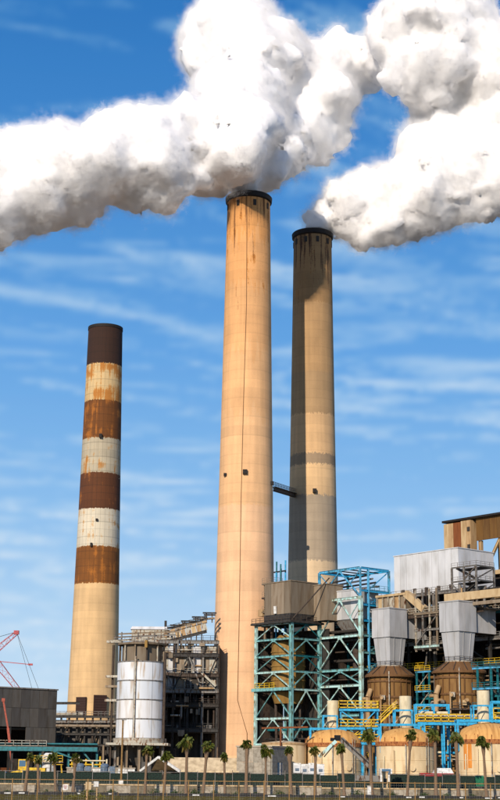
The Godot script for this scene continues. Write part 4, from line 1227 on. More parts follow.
func coal_house() -> void:
	# the tangle of steel between the silo and the middle chimney
	var d := 352.0
	var c := foot(157, d)
	var t := thing("crusher_house", "dark steel crusher house with grey sheet walls between silo and middle chimney", "building", c)
	var k_ := d / FOCAL
	var W := 57 * k_
	var y := func(py): return hy(py, d, 185)
	var dp := 9.0
	for k in 5:
		bar(t, "column", Vector3(W * k / 4, 0, 0), Vector3(W * k / 4, y.call(640), 0), .5, [M.grey_steel, M.brown_steel, M.dark_steel, M.grey_steel, M.dark_steel][k])
		bar(t, "column", Vector3(W * k / 4, 0, -dp), Vector3(W * k / 4, y.call(640), -dp), .5, M.dark_steel)
	for i in 6:
		var h: float = y.call([730, 705, 691, 675, 655, 642][i])
		bar(t, "beam", Vector3(-.4, h, .1), Vector3(W + .4, h, .1), .5, [M.dark_steel, M.shaded_steel, M.grey_steel, M.brown_steel, M.dark_steel, M.grey_steel][i], .8)
		if i < 4: box(t, "floor", Vector3(W / 2, h - .5, -dp / 2), Vector3(W, .25, dp), M.shaded_steel)
		railing(t, [Vector3(0, h + .4, .2), Vector3(W, h + .4, .2)], [M.dark_steel, M.brown_steel, M.grey_steel, M.pale_steel, M.brown_steel, M.brown_steel][i], 1.1, .08)
	for k in 4:
		bar(t, "brace", Vector3(W * k / 4, y.call(690 if k % 2 else 656), .3), Vector3(W * (k + 1) / 4, y.call(656 if k % 2 else 690), .3), .32, [M.grey_steel, M.dark_steel][k % 2])
	var h0: float = y.call(690); var h1: float = y.call(645)
	for k in 7:
		box(t, "wall_sheet", Vector3(W * (k + .5) / 7, (h0 + h1) / 2, -.9), Vector3(W / 7 - .07, h1 - h0, .2), [M.pale_steel, M.sheet_c, M.taupe_c][k % 3])
	box(t, "doorway", Vector3(W * .66, y.call(683), -.75), Vector3(2.6, 2.8, .3), M.opening_shade)
	for k in 6:
		box(t, "rear_shade_sheet", Vector3(W * (k + .5) / 6, h0 / 2, -dp - .4), Vector3(W / 6 - .05, h0, .2), [M.dark_steel, M.dark_sheet_b][k % 2])  # dark tone stands in for shade in the lower storeys
	box(t, "rear_wall", Vector3(W / 2, h1 / 2, -dp - .9), Vector3(W + 1, h1, .3), M.shaded_steel)
	for k in 2:
		box(t, "side_sheet", Vector3(-.4 + k * (W + .8), h1 / 2, -dp / 2), Vector3(.2, h1, dp), M.shaded_steel)
	var r := RandomNumberGenerator.new(); r.seed = 88
	for k in 16:
		var hh: float = y.call([704, 690, 730, 674][k % 4]) - .3
		box(t, "machine", Vector3(r.randf_range(1, W - 1), hh + .7, -1.6 - r.randf() * 1.5), Vector3(r.randf_range(.7, 2), 1.6, 1.3), [M.brown_steel, M.taupe_b, M.grey_steel, M.dark_steel][k % 4])
	for k in 8:
		var hx := r.randf_range(.5, W - .5)
		pipe(t, "pipe", Vector3(hx, y.call(728), -1.2), Vector3(hx, y.call(694), -1.2), r.randf_range(.12, .3), [M.dark_steel, M.brown_steel][k % 2])
	var mx := [M.grey_steel, M.pale_steel, M.taupe_c, M.brown_steel, M.beige_b, M.taupe_b]
	for k in 44:
		var px := r.randf_range(.3, W - 3.5); var py: float = y.call(r.randf_range(642, 735)); var pz := r.randf_range(-.6, .9)
		if k % 3 == 0:
			pipe(t, "riser", Vector3(px, py, pz), Vector3(px, py + r.randf_range(2, 5), pz), r.randf_range(.1, .24), mx[k % 6])
		elif k % 3 == 1:
			pipe(t, "cross_pipe", Vector3(px, py, pz), Vector3(px + r.randf_range(1.5, 3.5), py, pz), r.randf_range(.1, .24), mx[k % 6])
		else:
			box(t, "equipment_box", Vector3(px, py, pz), Vector3(r.randf_range(.5, 1.6), r.randf_range(.5, 1.4), .7), mx[k % 6])
	bar(t, "boom", Vector3(W * .72, y.call(672), .8), Vector3(W * .98, y.call(686), .8), .5, M.pale_steel)
	# the sloping belt gallery along its top
	var g := thing("belt_gallery", "sloping covered belt gallery climbing to the right above the crusher house", "conveyor", foot(150, d + 4, 640))
	var a := Vector3(sight(165, 640, d + 4).x - g.position.x, hy(640, d + 4, 165), 0); var b := Vector3(sight(207, 629.5, d + 4).x - g.position.x, hy(629, d + 4, 210), 0)
	var n := 8
	for k in n:
		var p := a.lerp(b, (k + .04) / n); var q := a.lerp(b, (k + .96) / n)
		rod(g, "side_sheet", p + Vector3(0, .4, 1.6), q + Vector3(0, .4, 1.6), .12, [M.beige_b, M.pale_steel, M.beige_a][k % 3], 1.7)
		rod(g, "hood_sheet", p + Vector3(0, 1.7, .6), q + Vector3(0, 1.7, .6), 2.3, [M.taupe_c, M.beige_b][k % 2], .5)
		bar(g, "trestle_post", p + Vector3(0, -5, 1.4), p + Vector3(0, -.4, 1.4), .25, M.brown_steel)
	bar(g, "girder", a + Vector3(0, -.7, 1.7), b + Vector3(0, -.7, 1.7), .4, M.dark_steel, .7)
	for k in 4:
		var p := a.lerp(b, .2 + .26 * k)
		bar(g, "mast", p + Vector3(0, 1.5, -.5), p + Vector3(0, 3.0 + .3 * k, -.5), .3, M.dark_steel)
		bar(g, "mast", p + Vector3(1.4, 1.5, .8), p + Vector3(1.4, 3.0 + .3 * k, .8), .3, M.grey_steel)
		bar(g, "top_beam", p + Vector3(-.9, 3.0 + .3 * k, -.5), p + Vector3(2.4, 3.0 + .3 * k, -.5), .35, M.dark_steel)
		bar(g, "top_beam", p + Vector3(-.6, 2.4 + .3 * k, .8), p + Vector3(2.2, 2.4 + .3 * k, .8), .35, M.brown_steel)
		pipe(g, "pipe", p + Vector3(-1.5, 2.2, 1.2), p + Vector3(2.0, 2.5, 1.2), .25, [M.dark_steel, M.taupe_c][k % 2])
	railing(g, [a + Vector3(0, 1.9, 1.6), b + Vector3(0, 1.9, 1.6)], M.dark_steel, 1.1, .1)
	var s := thing("flat_roof_house", "low pale flat-roofed house on top of the steelwork behind the silo", "building", foot(150, d + 12, 640))
	var hb := hy(641, d + 12, 150); var ht := hy(630.5, d + 12, 150)
	taper(s, "wall", Vector3(0, hb - 14, 0), ht - hb + 14, Vector2(4.3, 3), Vector2(4.3, 3), M.pale_steel)
	taper(s, "roof", Vector3(0, ht, 0), .7, Vector2(4.6, 3.3), Vector2(4.2, 2.9), M.sheet_b)
	pipe(s, "roof_vent", Vector3(3.7, ht + .5, 0), Vector3(3.7, ht + 2.4, 0), .3, M.dark_steel)
	# steel and sheet walls between the dark house and the silo, at the banded chimney's foot
	var e := thing("precipitator", "low grey-brown steel plant at the foot of the banded chimney", "building", foot(103, 380))
	var ww := 100 * 380 / FOCAL
	var yy := func(py): return hy(py, 380, 84)
	for k in 13:
		var x := -ww / 2 + ww * (k + .5) / 13
		box(e, "wall_sheet", Vector3(x, yy.call(733), -1.2), Vector3(ww / 13 - .06, yy.call(720) - yy.call(746), .2), [M.dark_sheet_a, M.taupe_b, M.dark_sheet_c, M.taupe_a][(k * 3) % 4])
		bar(e, "column", Vector3(x - ww / 26, 0, 0), Vector3(x - ww / 26, yy.call(716 if k % 3 else 711), 0), .45, [M.dark_steel, M.dark_steel, M.brown_steel][k % 3])
		if k % 2: bar(e, "brace", Vector3(x - ww / 26, yy.call(745), .2), Vector3(x + ww / 26, yy.call(722), .2), .3, M.dark_steel)
	for i in 4:
		bar(e, "beam", Vector3(-ww / 2, yy.call([745, 734, 722, 717][i]), .2), Vector3(ww / 2, yy.call([745, 734, 721, 716][i]), .2), .4, [M.dark_steel, M.dark_steel, M.grey_steel, M.dark_steel][i], .6)
	railing(e, [Vector3(-ww / 2, yy.call(716), .2), Vector3(ww / 2, yy.call(716), .2)], M.grey_steel, 1.1, .09)
	box(e, "base", Vector3(0, yy.call(746) / 2, -3), Vector3(ww, yy.call(746), 3.2), M.shaded_steel)
	box(e, "rear_wall", Vector3(0, yy.call(720) / 2, -6), Vector3(ww, yy.call(720), .4), M.dark_sheet_b)
	pipe(e, "pipe", Vector3(-ww / 2, yy.call(726), .7), Vector3(ww * .3, yy.call(726), .7), .35, M.taupe_c)
	pipe(e, "pipe", Vector3(-ww / 2 - 1, yy.call(714), -3), Vector3(-ww / 2 + 7, yy.call(713.5), -3), .4, M.pale_steel)
	bar(e, "walkway", Vector3(-ww / 2 - 3, yy.call(703), -4), Vector3(-ww / 2 + 6, yy.call(702.5), -4), .6, M.dark_steel)

func dark_house() -> void:
	# its visible wall turns to the right, away from the view
	var d := 350.0
	var c := foot(54, d)
	var t := thing("dark_sheet_house", "dark grey sheet-metal house at the left edge with an open lower storey", "building", c, TURN)
	var h := hy(690.5, d, 54); var hm := hy(728, d, 54)
	var L := 24.0
	# local x faces right; the wall runs from the far corner (z 0) towards the camera's left (z +L)
	for k in 10:
		var z := L * (k + .5) / 10
		for r_ in 2:
			box(t, "wall_panel", Vector3(0, lerpf(hm, h, (r_ + .5) / 2), z), Vector3(.2, (h - hm) / 2 - .06, L / 10 - .07), [M.dark_sheet_a, M.dark_sheet_b, M.dark_sheet_c][(k + r_) % 3])
	for k in 4:
		box(t, "lower_panel", Vector3(0, lerpf(hy(748, d, 54), hm, .5), 1.0 + k * 2.0), Vector3(.2, hm - hy(748, d, 54) - .06, 1.93), [M.dark_sheet_c, M.dark_sheet_a][k % 2])
	box(t, "roof", Vector3(-8, h + .15, L / 2), Vector3(16.6, .3, L + .4), M.grey_steel)
	box(t, "rear_wall", Vector3(-15.8, h / 2, L / 2), Vector3(.3, h, L), M.shaded_steel)
	box(t, "end_wall", Vector3(-8, h / 2, 0), Vector3(15.4, h, .3), M.dark_sheet_b)
	box(t, "end_wall", Vector3(-8, h / 2, L), Vector3(15.4, h, .3), M.dark_sheet_b)
	box(t, "inner_floor", Vector3(-8, hm - .4, L / 2), Vector3(15, .3, L - .6), M.shaded_steel)
	for k in 5:
		bar(t, "column", Vector3(-.3, 0, L * k / 4), Vector3(-.3, hm, L * k / 4), .45, M.dark_steel)
	for k in 5:
		box(t, "machine", Vector3(-5, 2 + k % 2, 2 + k * 4.5), Vector3(4, 4 + 2 * (k % 2), 3), [M.rust_sheet, M.dark_steel][k % 2])

func lattice_boom(parent: Node, a: Vector3, b: Vector3, w: float, m: Material) -> void:
	var n := maxi(4, roundi(a.distance_to(b) / (w * 1.3)))
	var z := (b - a).normalized()
	var x := Vector3.UP.cross(z).normalized(); var y := z.cross(x)
	var off := [x * w / 2 + y * w / 2, -x * w / 2 + y * w / 2, -x * w / 2 - y * w / 2, x * w / 2 - y * w / 2]
	for k in 4:
		rod(parent, "chord", a + off[k], b + off[k] * .5, .11, m)
	var st := new_st()
	for i in n:
		var q := float(i) / n; var q2 := float(i + 1) / n
		for k in 4:
			st_bar(st, a.lerp(b, q) + off[k] * (1 - .5 * q), a.lerp(b, q2) + off[(k + 1) % 4] * (1 - .5 * q2), .065)
			st_bar(st, a.lerp(b, q) + off[k] * (1 - .5 * q), a.lerp(b, q) + off[(k + 1) % 4] * (1 - .5 * q), .06)
	part(parent, "lacing", done(st), m)

func cranes() -> void:
	var d := 400.0
	var at := foot(-45, d)
	var t := thing("lattice_crane", "red lattice crane reaching in from the left edge above the dark house", "crane", at)
	var p := func(px, py): return sight(px, py, d) - at
	box(t, "cab", Vector3(0, 3, 0), Vector3(4, 3, 5), M.crane_red)
	box(t, "track", Vector3(-2, .7, 0), Vector3(1, 1.4, 6), M.black_rubber)
	box(t, "track", Vector3(2, .7, 0), Vector3(1, 1.4, 6), M.black_rubber)
	lattice_boom(t, Vector3(.5, 3.5, 0), p.call(-18, 660), 1.7, M.crane_red)
	lattice_boom(t, p.call(-18, 662), p.call(16.5, 633), 1.8, M.crane_red)
	box(t, "boom_head", p.call(16.5, 632.5), Vector3(1.3, 1.0, 1.3), M.crane_red)
	for k in 2:
		pipe(t, "hoist_line", p.call(17, 633), p.call(39 - k * 4, 690 + k * 10), .045, M.dark_steel)
	pipe(t, "pendant_line", p.call(16, 632), p.call(-30, 645), .06, M.dark_steel)
	d = 420.0
	var at2 := foot(-30, d)
	var t2 := thing("lattice_crane", "lower red lattice boom slanting down behind the dark house", "crane", at2)
	var p2 := func(px, py): return sight(px, py, d) - at2
	box(t2, "cab", Vector3(0, 3, 0), Vector3(4, 3, 5), M.crane_red)
	lattice_boom(t2, Vector3(.5, 3.5, 0), p2.call(-16, 645), 1.6, M.crane_red)
	lattice_boom(t2, p2.call(-12, 652), p2.call(24, 697), 2.2, M.crane_red)
	rod(t2, "jib", p2.call(-14, 660), p2.call(30, 664.5), .2, M.crane_red)
	box(t2, "jib_head", p2.call(30.5, 664.5), Vector3(1.2, .5, .6), M.crane_red)
	d = 325.0
	var at3 := foot(12, d)
	var t3 := thing("boom_lift", "orange telescopic boom rising before the dark house at left", "crane", at3)
	var p3 := func(px, py): return sight(px, py, d) - at3
	rod(t3, "outer_boom", p3.call(12, 762), p3.call(8, 728), .5, M.crane_orange)
	rod(t3, "inner_boom", p3.call(8, 728), p3.call(3.5, 701), .36, M.crane_orange)
	box(t3, "boom_head", p3.call(3.5, 700), Vector3(.7, .7, .7), M.crane_orange)
	box(t3, "chassis", Vector3(.5, 1.6, 0), Vector3(5, 1.2, 2.4), M.yellow)
	for x in [-1.2, 2.2]:
		for z in [-1.2, 1.2]:
			pipe(t3, "wheel", Vector3(x, .7, z - .25), Vector3(x, .7, z + .25), .7, M.black_rubber)

func low_plant() -> void:
	# teal pipe bridge
	var d := 300.0
	var at := foot(-20, d)
	var t := thing("pipe_bridge", "teal pipe bridge with a railed walkway low at the left", "pipe bridge", at)
	var x1 := foot(97, d).x - at.x; var xm := foot(46, d).x - at.x
	var h := hy(749, d, 40)
	rod(t, "girder", Vector3(0, h, .8), Vector3(x1, h, .8), .4, M.teal_deep, .8)
	rod(t, "girder", Vector3(0, h, -.8), Vector3(x1, h, -.8), .4, M.teal_deep, .8)
	box(t, "deck", Vector3(x1 / 2, h + .45, 0), Vector3(x1, .1, 1.9), M.dark_steel)
	railing(t, [Vector3(0, h + .5, .9), Vector3(xm, h + .5, .9)], M.pale_steel, 1.1, .09)
	for k in 5:
		bar(t, "post", Vector3(x1 * (k + .1) / 4.12, 0, 0), Vector3(x1 * (k + .1) / 4.12, h - .4, 0), .4, M.teal_deep if k > 1 else M.dark_steel)
	bar(t, "brace", Vector3(x1 - .3, h - 3.4, 0), Vector3(x1 - 3, h - .3, 0), .3, M.teal_deep)
	bar(t, "brace", Vector3(xm + 1, h - .2, .9), Vector3(xm + 5, h - 1.6, .9), .3, M.teal_deep)
	for k in 3:
		pipe(t, "pipe", Vector3(0, h + .8 + k * .1, -.6 + k * .5), Vector3(x1, h + .8 + k * .1, -.6 + k * .5), .18, [M.pale_steel, M.brown_steel, M.teal_deep][k])
	# white process tank
	var w := thing("process_tank", "small white round tank under the teal pipe bridge", "tank", foot(48.5, 292))
	lathe(w, "shell", [Vector2(1.25, 1), Vector2(1.25, hy(756, 292, 48)), Vector2(.7, hy(754, 292, 48) + .2)], 24, M.white_paint)
	lathe(w, "skirt", [Vector2(1.1, 0), Vector2(1.1, 1)], 24, M.grey_steel)
	railing(w, [Vector3(-2.6, 5.2, 1.6), Vector3(2.8, 5.2, 1.6)], M.yellow, 1.1, .1)
	box(w, "service_deck", Vector3(.1, 5.1, 1.4), Vector3(5.6, .15, 1.0), M.pale_steel)
	# yellow wheel loader
	var y := thing("wheel_loader", "yellow wheel loader parked behind the green screen at left", "loader", foot(27, 285))
	box(y, "body", Vector3(1.2, 3.3, 0), Vector3(4.6, 1.5, 2.2), M.yellow)
	box(y, "cab", Vector3(-.8, 4.6, 0), Vector3(1.5, 1.9, 1.7), M.yellow)
	box(y, "cab_window", Vector3(-.8, 4.8, .87), Vector3(1.2, 1.1, .06), M.window_blue)
	rod(y, "lift_arm", Vector3(-1.5, 3.4, .9), Vector3(-4.2, 2.6, .9), .4, M.yellow)
	rod(y, "lift_arm", Vector3(-1.5, 3.4, -.9), Vector3(-4.2, 2.6, -.9), .4, M.yellow)
	taper(y, "bucket", Vector3(-4.6, 1.6, 0), 1.5, Vector2(.5, 1.4), Vector2(.9, 1.4), M.dark_steel)
	for x in [-1.6, 2.4]:
		for z in [-1.2, 1.2]:
			var wh := pipe(y, "wheel", Vector3(x, 1.5, z - .35), Vector3(x, 1.5, z + .35), 1.5, M.black_rubber)
			part(wh, "hub", unit_pipe, M.yellow, Transform3D(Basis.from_scale(Vector3(.5, 1.06, .5)), Vector3()))
	var y2 := thing("forklift", "small yellow forklift right of the white round tank", "forklift", foot(57, 283))
	box(y2, "body", Vector3(.2, 2.2, 0), Vector3(2.4, 1.6, 1.5), M.yellow)
	box(y2, "counterweight", Vector3(1.5, 2.1, 0), Vector3(.6, 1.4, 1.5), M.dark_steel)
	for z in [-.6, .6]:
		rod(y2, "mast", Vector3(-1.2, .5, z), Vector3(-1.2, 4.6, z), .16, M.dark_steel)
		rod(y2, "cage_post", Vector3(.9, 3, z), Vector3(.8, 4.6, z), .12, M.yellow)
		for x in [-.6, 1.1]:
			pipe(y2, "wheel", Vector3(x, .6, z - .2), Vector3(x, .6, z + .2), .6, M.black_rubber)
	box(y2, "cage_roof", Vector3(.1, 4.65, 0), Vector3(1.9, .12, 1.4), M.yellow)
	var bl := thing("tarpaulin_pile", "bright blue tarpaulin over a heap at the left edge", "tarpaulin", foot(3, 275))
	taper(bl, "cover", Vector3(0, 0, 0), 2.9, Vector2(2.2, 1.4), Vector2(1.2, .6), M.tarp_blue)
	taper(bl, "ridge", Vector3(.2, 2.9, 0), .4, Vector2(1.2, .6), Vector2(.3, .2), M.tarp_blue)
	# pump house plinth with two motors
	var p := thing("pump_plinth", "low pale concrete block wall behind the two grey pump motors", "wall", foot(101, 279))
	var pw := 66 * 279 / FOCAL
	var ph := hy(768.5, 279, 100)
	for k in 8:
		box(p, "wall_block", Vector3(-pw / 2 + pw * (k + .5) / 8, ph / 2, 0), Vector3(pw / 8 - .04, ph, 1.0), [M.concrete, M.white_paint][int(k > 2 and k != 5)])
	box(p, "coping", Vector3(0, ph + .1, 0), Vector3(pw + .2, .2, 1.2), M.concrete)
	for k in 2:
		var px: float = [80.5, 104.5][k]
		var m := thing("pump_motor", ["blue-grey vertical pump motor nearer the left, with a terminal box", "blue-grey vertical pump motor nearer the lamp post, with a terminal box"][k], "pump", foot(px, 271), 0, "vertical pump motors")
		var b := 2.3
		lathe(m, "base", [Vector2(.9, 0), Vector2(.9, b - .2), Vector2(1.1, b - .2), Vector2(1.1, b)], 20, M.motor_blue)
		lathe(m, "motor", [Vector2(.68, b), Vector2(.68, b + 1.9), Vector2(.74, b + 1.95), Vector2(.74, b + 2.3), Vector2(.45, b + 2.55), Vector2(.02, b + 2.6)], 20, M.motor_blue)
		for q in 10:
			var a := TAU * q / 10
			rod(m, "fin", Vector3(sin(a) * .7, b + .2, cos(a) * .7), Vector3(sin(a) * .7, b + 1.8, cos(a) * .7), .1, M.motor_blue)
		box(m, "terminal_box", Vector3(1.35, b + 1.5, 0), Vector3(1.0, 1.2, .9), M.motor_blue)
		pipe(m, "discharge_pipe", Vector3(1.3, 0, 0), Vector3(1.3, b + .9, 0), .24, M.white_paint)
	# yellow piping by the pumps
	var yp := thing("gas_manifold", "cream and yellow pipe manifold behind the pump motors", "pipes", foot(88, 284))
	for k in 6:
		pipe(yp, "standpipe", Vector3(-3 + k * 1.3, 0, (k % 2) * .6), Vector3(-3 + k * 1.3, 5.2 + (k * 5 % 3) * .5, (k % 2) * .6), .16, [M.yellow, M.pipe_cream][k % 2])
	for k in 3:
		pipe(yp, "header", Vector3(-3.4, 4.0 + k * .7, .3), Vector3(3.2, 4.0 + k * .7, .3), .13, [M.yellow, M.yellow, M.pipe_cream][k])
	# lamp post
	var lp := thing("lamp_post", "tall slim tan lamp post in front of the pale silo", "lamp post", foot(121.5, 252))
	lathe(lp, "pole", [Vector2(.2, 0), Vector2(.13, hy(720, 252, 122))], 12, M.fence_ochre)
	box(lp, "switch_box", Vector3(0, 1.8, .3), Vector3(.75, .9, .4), M.white_paint)
	box(lp, "lamp_head", Vector3(.2, hy(720, 252, 122) + .1, .1), Vector3(.8, .22, .4), M.grey_steel)
	# long shed with a pale gable roof
	var s := thing("gabled_shed", "long low shed with a pale sloping roof and dark open gable", "shed", foot(185, 290))
	var k_ := 290 / FOCAL
	var eave := hy(771, 290, 185); var ridge := hy(757.5, 292, 185)
	var xa := (140 - 185) * k_; var xr := (159 - 185) * k_; var xb := (181 - 185) * k_; var xe := (240 - 185) * k_
	# roof slope facing the camera, its ridge running to the right
	var st := new_st()
	quad(st, Vector3(xb, eave, 3), Vector3(xe, eave, 3), Vector3(xe, ridge, -1), Vector3(xr, ridge, -1))
	quad(st, Vector3(xb, eave - .22, 3), Vector3(xr, ridge - .22, -1), Vector3(xe, ridge - .22, -1), Vector3(xe, eave - .22, 3))
	quad(st, Vector3(xb, eave - .22, 3), Vector3(xe, eave - .22, 3), Vector3(xe, eave, 3), Vector3(xb, eave, 3))
	quad(st, Vector3(xr, ridge, -1), Vector3(xe, ridge, -1), Vector3(xe, eave, -6), Vector3(xa + 2, eave, -6))
	part(s, "roof", done(st), M.shed_roof)
	rod(s, "barge_board", Vector3(xa, eave - .1, -4.6), Vector3(xr, ridge, -.95), .3, M.white_paint, .45)
	rod(s, "barge_board", Vector3(xr, ridge, -.9), Vector3(xb, eave - .1, 3.05), .3, M.white_paint, .45)
	for k in 9:
		var x := lerpf(xb, xe, k / 8.0)
		rod(s, "post", Vector3(x, 0, 2.8), Vector3(x, eave - .2, 2.8), .25, M.brown_steel)
	for k in 10:
		var x := lerpf(xb, xe, (k + .5) / 10.0)
		box(s, "wall_sheet", Vector3(x, eave / 2 - .15, 2.2), Vector3((xe - xb) / 10 - .05, eave - .3, .12), [M.beige_b, M.taupe_c][k % 2])
	box(s, "rear_wall", Vector3((xa + xe) / 2 + 1, eave / 2, -5.6), Vector3(xe - xa - 3, eave - .2, .2), M.dark_steel)
	# flat block building with a window
	var c := foot(271, 284)
	var f := thing("block_building", "flat grey block building with a blue window left of the white cabinets", "building", c, -28)
	var bh := hy(747, 284, 271)
	for k in 4:
		for q in 3:
			box(f, "wall_block", Vector3(-7.2 + 7.2 * (k + .5) / 4, bh * (q + .5) / 3, 0), Vector3(1.77, bh / 3 - .03, .3), [M.brick_grey, M.concrete][(k + q) % 2])
	for k in 3:
		for q in 3:
			if q == 1 and k == 1: continue
			box(f, "end_block", Vector3(.1, bh * (q + .5) / 3, -6.6 + 6.6 * (k + .5) / 3), Vector3(.3, bh / 3 - .03, 2.17), M.brick_shaded)
	var wi := box(f, "window", Vector3(.12, bh * .5, -3.3), Vector3(.2, bh / 3 - .1, 2.1), M.window_blue)
	rod(wi, "mullion", Vector3(.6, -.5, 0), Vector3(.6, .5, 0), .06, M.white_paint, .5)
	box(f, "roof", Vector3(-3.5, bh + .12, -3.3), Vector3(7.7, .24, 7.2), M.concrete)
	# wide cream tank behind it
	var o := thing("flat_tank", "wide flat cream tank behind the grey block building", "tank", foot(284, 300))
	var r := 43 * 300 / FOCAL / 2
	lathe(o, "wall", [Vector2(r, 0), Vector2(r, hy(743, 300, 284)), Vector2(.1, hy(743, 300, 284) + .5)], 40, M.tank_cream)
	lathe(o, "rim", [Vector2(r, hy(743, 300, 284) - .4), Vector2(r + .12, hy(743, 300, 284) - .35), Vector2(r + .12, hy(743, 300, 284)), Vector2(r, hy(743, 300, 284) + .03)], 40, M.beige_b)
	rod(o, "red_standpipe", Vector3(-.8, 0, r + .4), Vector3(-.8, hy(728, 300, 287), r + .4), .3, M.rust_sheet)
	rod(o, "red_cross_pipe", Vector3(-4.5, hy(729, 300, 287), r + .4), Vector3(4.5, hy(727.5, 300, 287), r + .4), .3, M.rust_sheet)
	# white cabinets
	for k in 4:
		var px: float = [297, 304.5, 312, 320.5][k]
		var b := thing("white_cabinet", ["leftmost", "second", "third", "rightmost"][k] + " white electrical cabinet in the row before the left domed tank", "cabinet", foot(px, 277), 0, "white electrical cabinets")
		var hh := hy(763 + (k % 2), 277, px)
		box(b, "case", Vector3(0, hh / 2, 0), Vector3(1.34, hh, 1.2), M.white_paint)
		box(b, "door", Vector3(0, hh * .5, .63), Vector3(1.1, hh * .86, .06), M.sheet_b)
		box(b, "louvre", Vector3(0, hh * .78, .68), Vector3(.7, .5, .05), M.motor_blue)
	# ladder truck: grey boom leaning left over a pale jib
	var lt := thing("boom_truck", "boom truck with a dark grey boom and pale jib before the left domed tank", "truck", foot(367, 280))
	var q3 := func(px, py, dd): return sight(px, py, dd) - lt.position
	box(lt, "bed", Vector3(-1, 2.6, 0), Vector3(7, 1.3, 2.4), M.grey_steel)
	box(lt, "cab", Vector3(3.4, 3.2, 0), Vector3(2.2, 2.6, 2.4), M.white_paint)
	box(lt, "windscreen", Vector3(3.4, 3.9, 1.22), Vector3(1.6, 1.0, .06), M.window_blue)
	for x in [-3.2, -1.8, 3.2]:
		for z in [-1.1, 1.1]:
			pipe(lt, "wheel", Vector3(x, 1.0, z - .25), Vector3(x, 1.0, z + .25), 1.0, M.black_rubber)
	rod(lt, "main_boom", q3.call(371, 767, 278), q3.call(341, 739, 278), .75, M.grey_steel, .95)
	rod(lt, "boom_rail", q3.call(371, 765, 277.3), q3.call(341, 737.6, 277.3), .2, M.dark_steel)
	box(lt, "boom_knuckle", q3.call(337.5, 738, 278), Vector3(.9, 1.0, .9), M.black_rubber, 20)
	box(lt, "boom_knuckle", q3.call(332.5, 739.5, 278), Vector3(.6, .6, .7), M.black_rubber, 20)
	rod(lt, "jib", q3.call(336, 741, 277), q3.call(319, 757, 277), .5, M.teal_pale, .6)
	rod(lt, "jib_ram", q3.call(334, 745, 276.6), q3.call(324, 757, 276.6), .2, M.dark_steel)
	# things along the screen at right
	var rt := thing("delivery_truck", "red truck with a white load behind the screen between two tanks", "truck", foot(440, 270))
	box(rt, "body", Vector3(0, 3.0, 0), Vector3(4.4, 1.5, 2.2), M.red_paint)
	taper(rt, "load", Vector3(.5, 3.75, 0), .9, Vector2(1.8, 1.0), Vector2(1.3, .7), M.white_paint)
	box(rt, "cab", Vector3(-2.9, 2.8, 0), Vector3(1.4, 2.0, 2.2), M.red_paint)
	for x in [-2.8, 1.4]:
		for z in [-1, 1]:
			pipe(rt, "wheel", Vector3(x, 1.0, z - .2), Vector3(x, 1.0, z + .2), 1.0, M.black_rubber)
	var dm := thing("refuse_bin", "green lidded refuse bin before the right domed tank", "bin", foot(479, 254))
	taper(dm, "body", Vector3(0, 1.7, 0), 1.5, Vector2(.6, .5), Vector2(.75, .6), M.green_paint)
	taper(dm, "lid", Vector3(0, 3.2, 0), .25, Vector2(.8, .65), Vector2(.6, .5), M.green_paint)
	taper(dm, "stand", Vector3(0, 0, 0), 1.7, Vector2(.5, .45), Vector2(.5, .45), M.dark_steel)
	var gp := thing("gate_pillar", "tan gate pillar with a dark plate at the screen before the middle tank", "pillar", foot(385, 253))
	box(gp, "shaft", Vector3(0, 1.9, 0), Vector3(.9, 3.8, .9), M.beige_a)
	box(gp, "cap", Vector3(0, 3.9, 0), Vector3(1.1, .2, 1.1), M.beige_b)
	box(gp, "plate", Vector3(0, 2.4, .47), Vector3(.5, .9, .06), M.black_rubber)

# ---------------------------------------------------------------- shore: screen, wall, palms, fences
func build_front() -> void:
	screen_fence()
	palms()
	wire_fence()
	ground_cover()

func screen_fence() -> void:
	var d := 261.0
	var t := thing("screened_fence", "long dark green screened fence behind the palms", "fence", Vector3(0, 0, -d))
	var x0 := foot(-12, d).x; var x1 := foot(512, d).x
	var n := 30
	for k in n:
		var a := lerpf(x0, x1, float(k) / n); var b := lerpf(x0, x1, float(k + 1) / n)
		var h := hy(773.5 + 1.2 * sin(k * 2.1), d, 250) - (1.0 if k in [21, 22] else 0.0)
		box(t, "screen_panel", Vector3((a + b) / 2, h / 2, .03 * sin(k * 3.0)), Vector3(b - a - .05, h, .05), M.screen_green)
		rod(t, "post", Vector3(a, 0, .1), Vector3(a, h + .35, .1), .1, M.grey_steel)
	rod(t, "top_rail", Vector3(x0, hy(773, d), .12), Vector3(x1, hy(773, d), .12), .07, M.grey_steel)
	d = 251.0
	var w := thing("concrete_wall", "low pale concrete wall running behind the palm trunks", "wall", Vector3(0, 0, -d))
	x0 = foot(-12, d).x; x1 = foot(512, d).x
	for k in 22:
		var a := lerpf(x0, x1, k / 22.0); var b := lerpf(x0, x1, (k + 1) / 22.0)
		var h := 1.35 if k < 14 else 1.15
		box(w, "wall_panel", Vector3((a + b) / 2, h / 2, 0), Vector3(b - a - .05, h, .3), [M.wall_pale, M.concrete][k % 2])
		box(w, "coping", Vector3((a + b) / 2, h + .11, 0), Vector3(b - a - .03, .22, .5), M.beige_a)

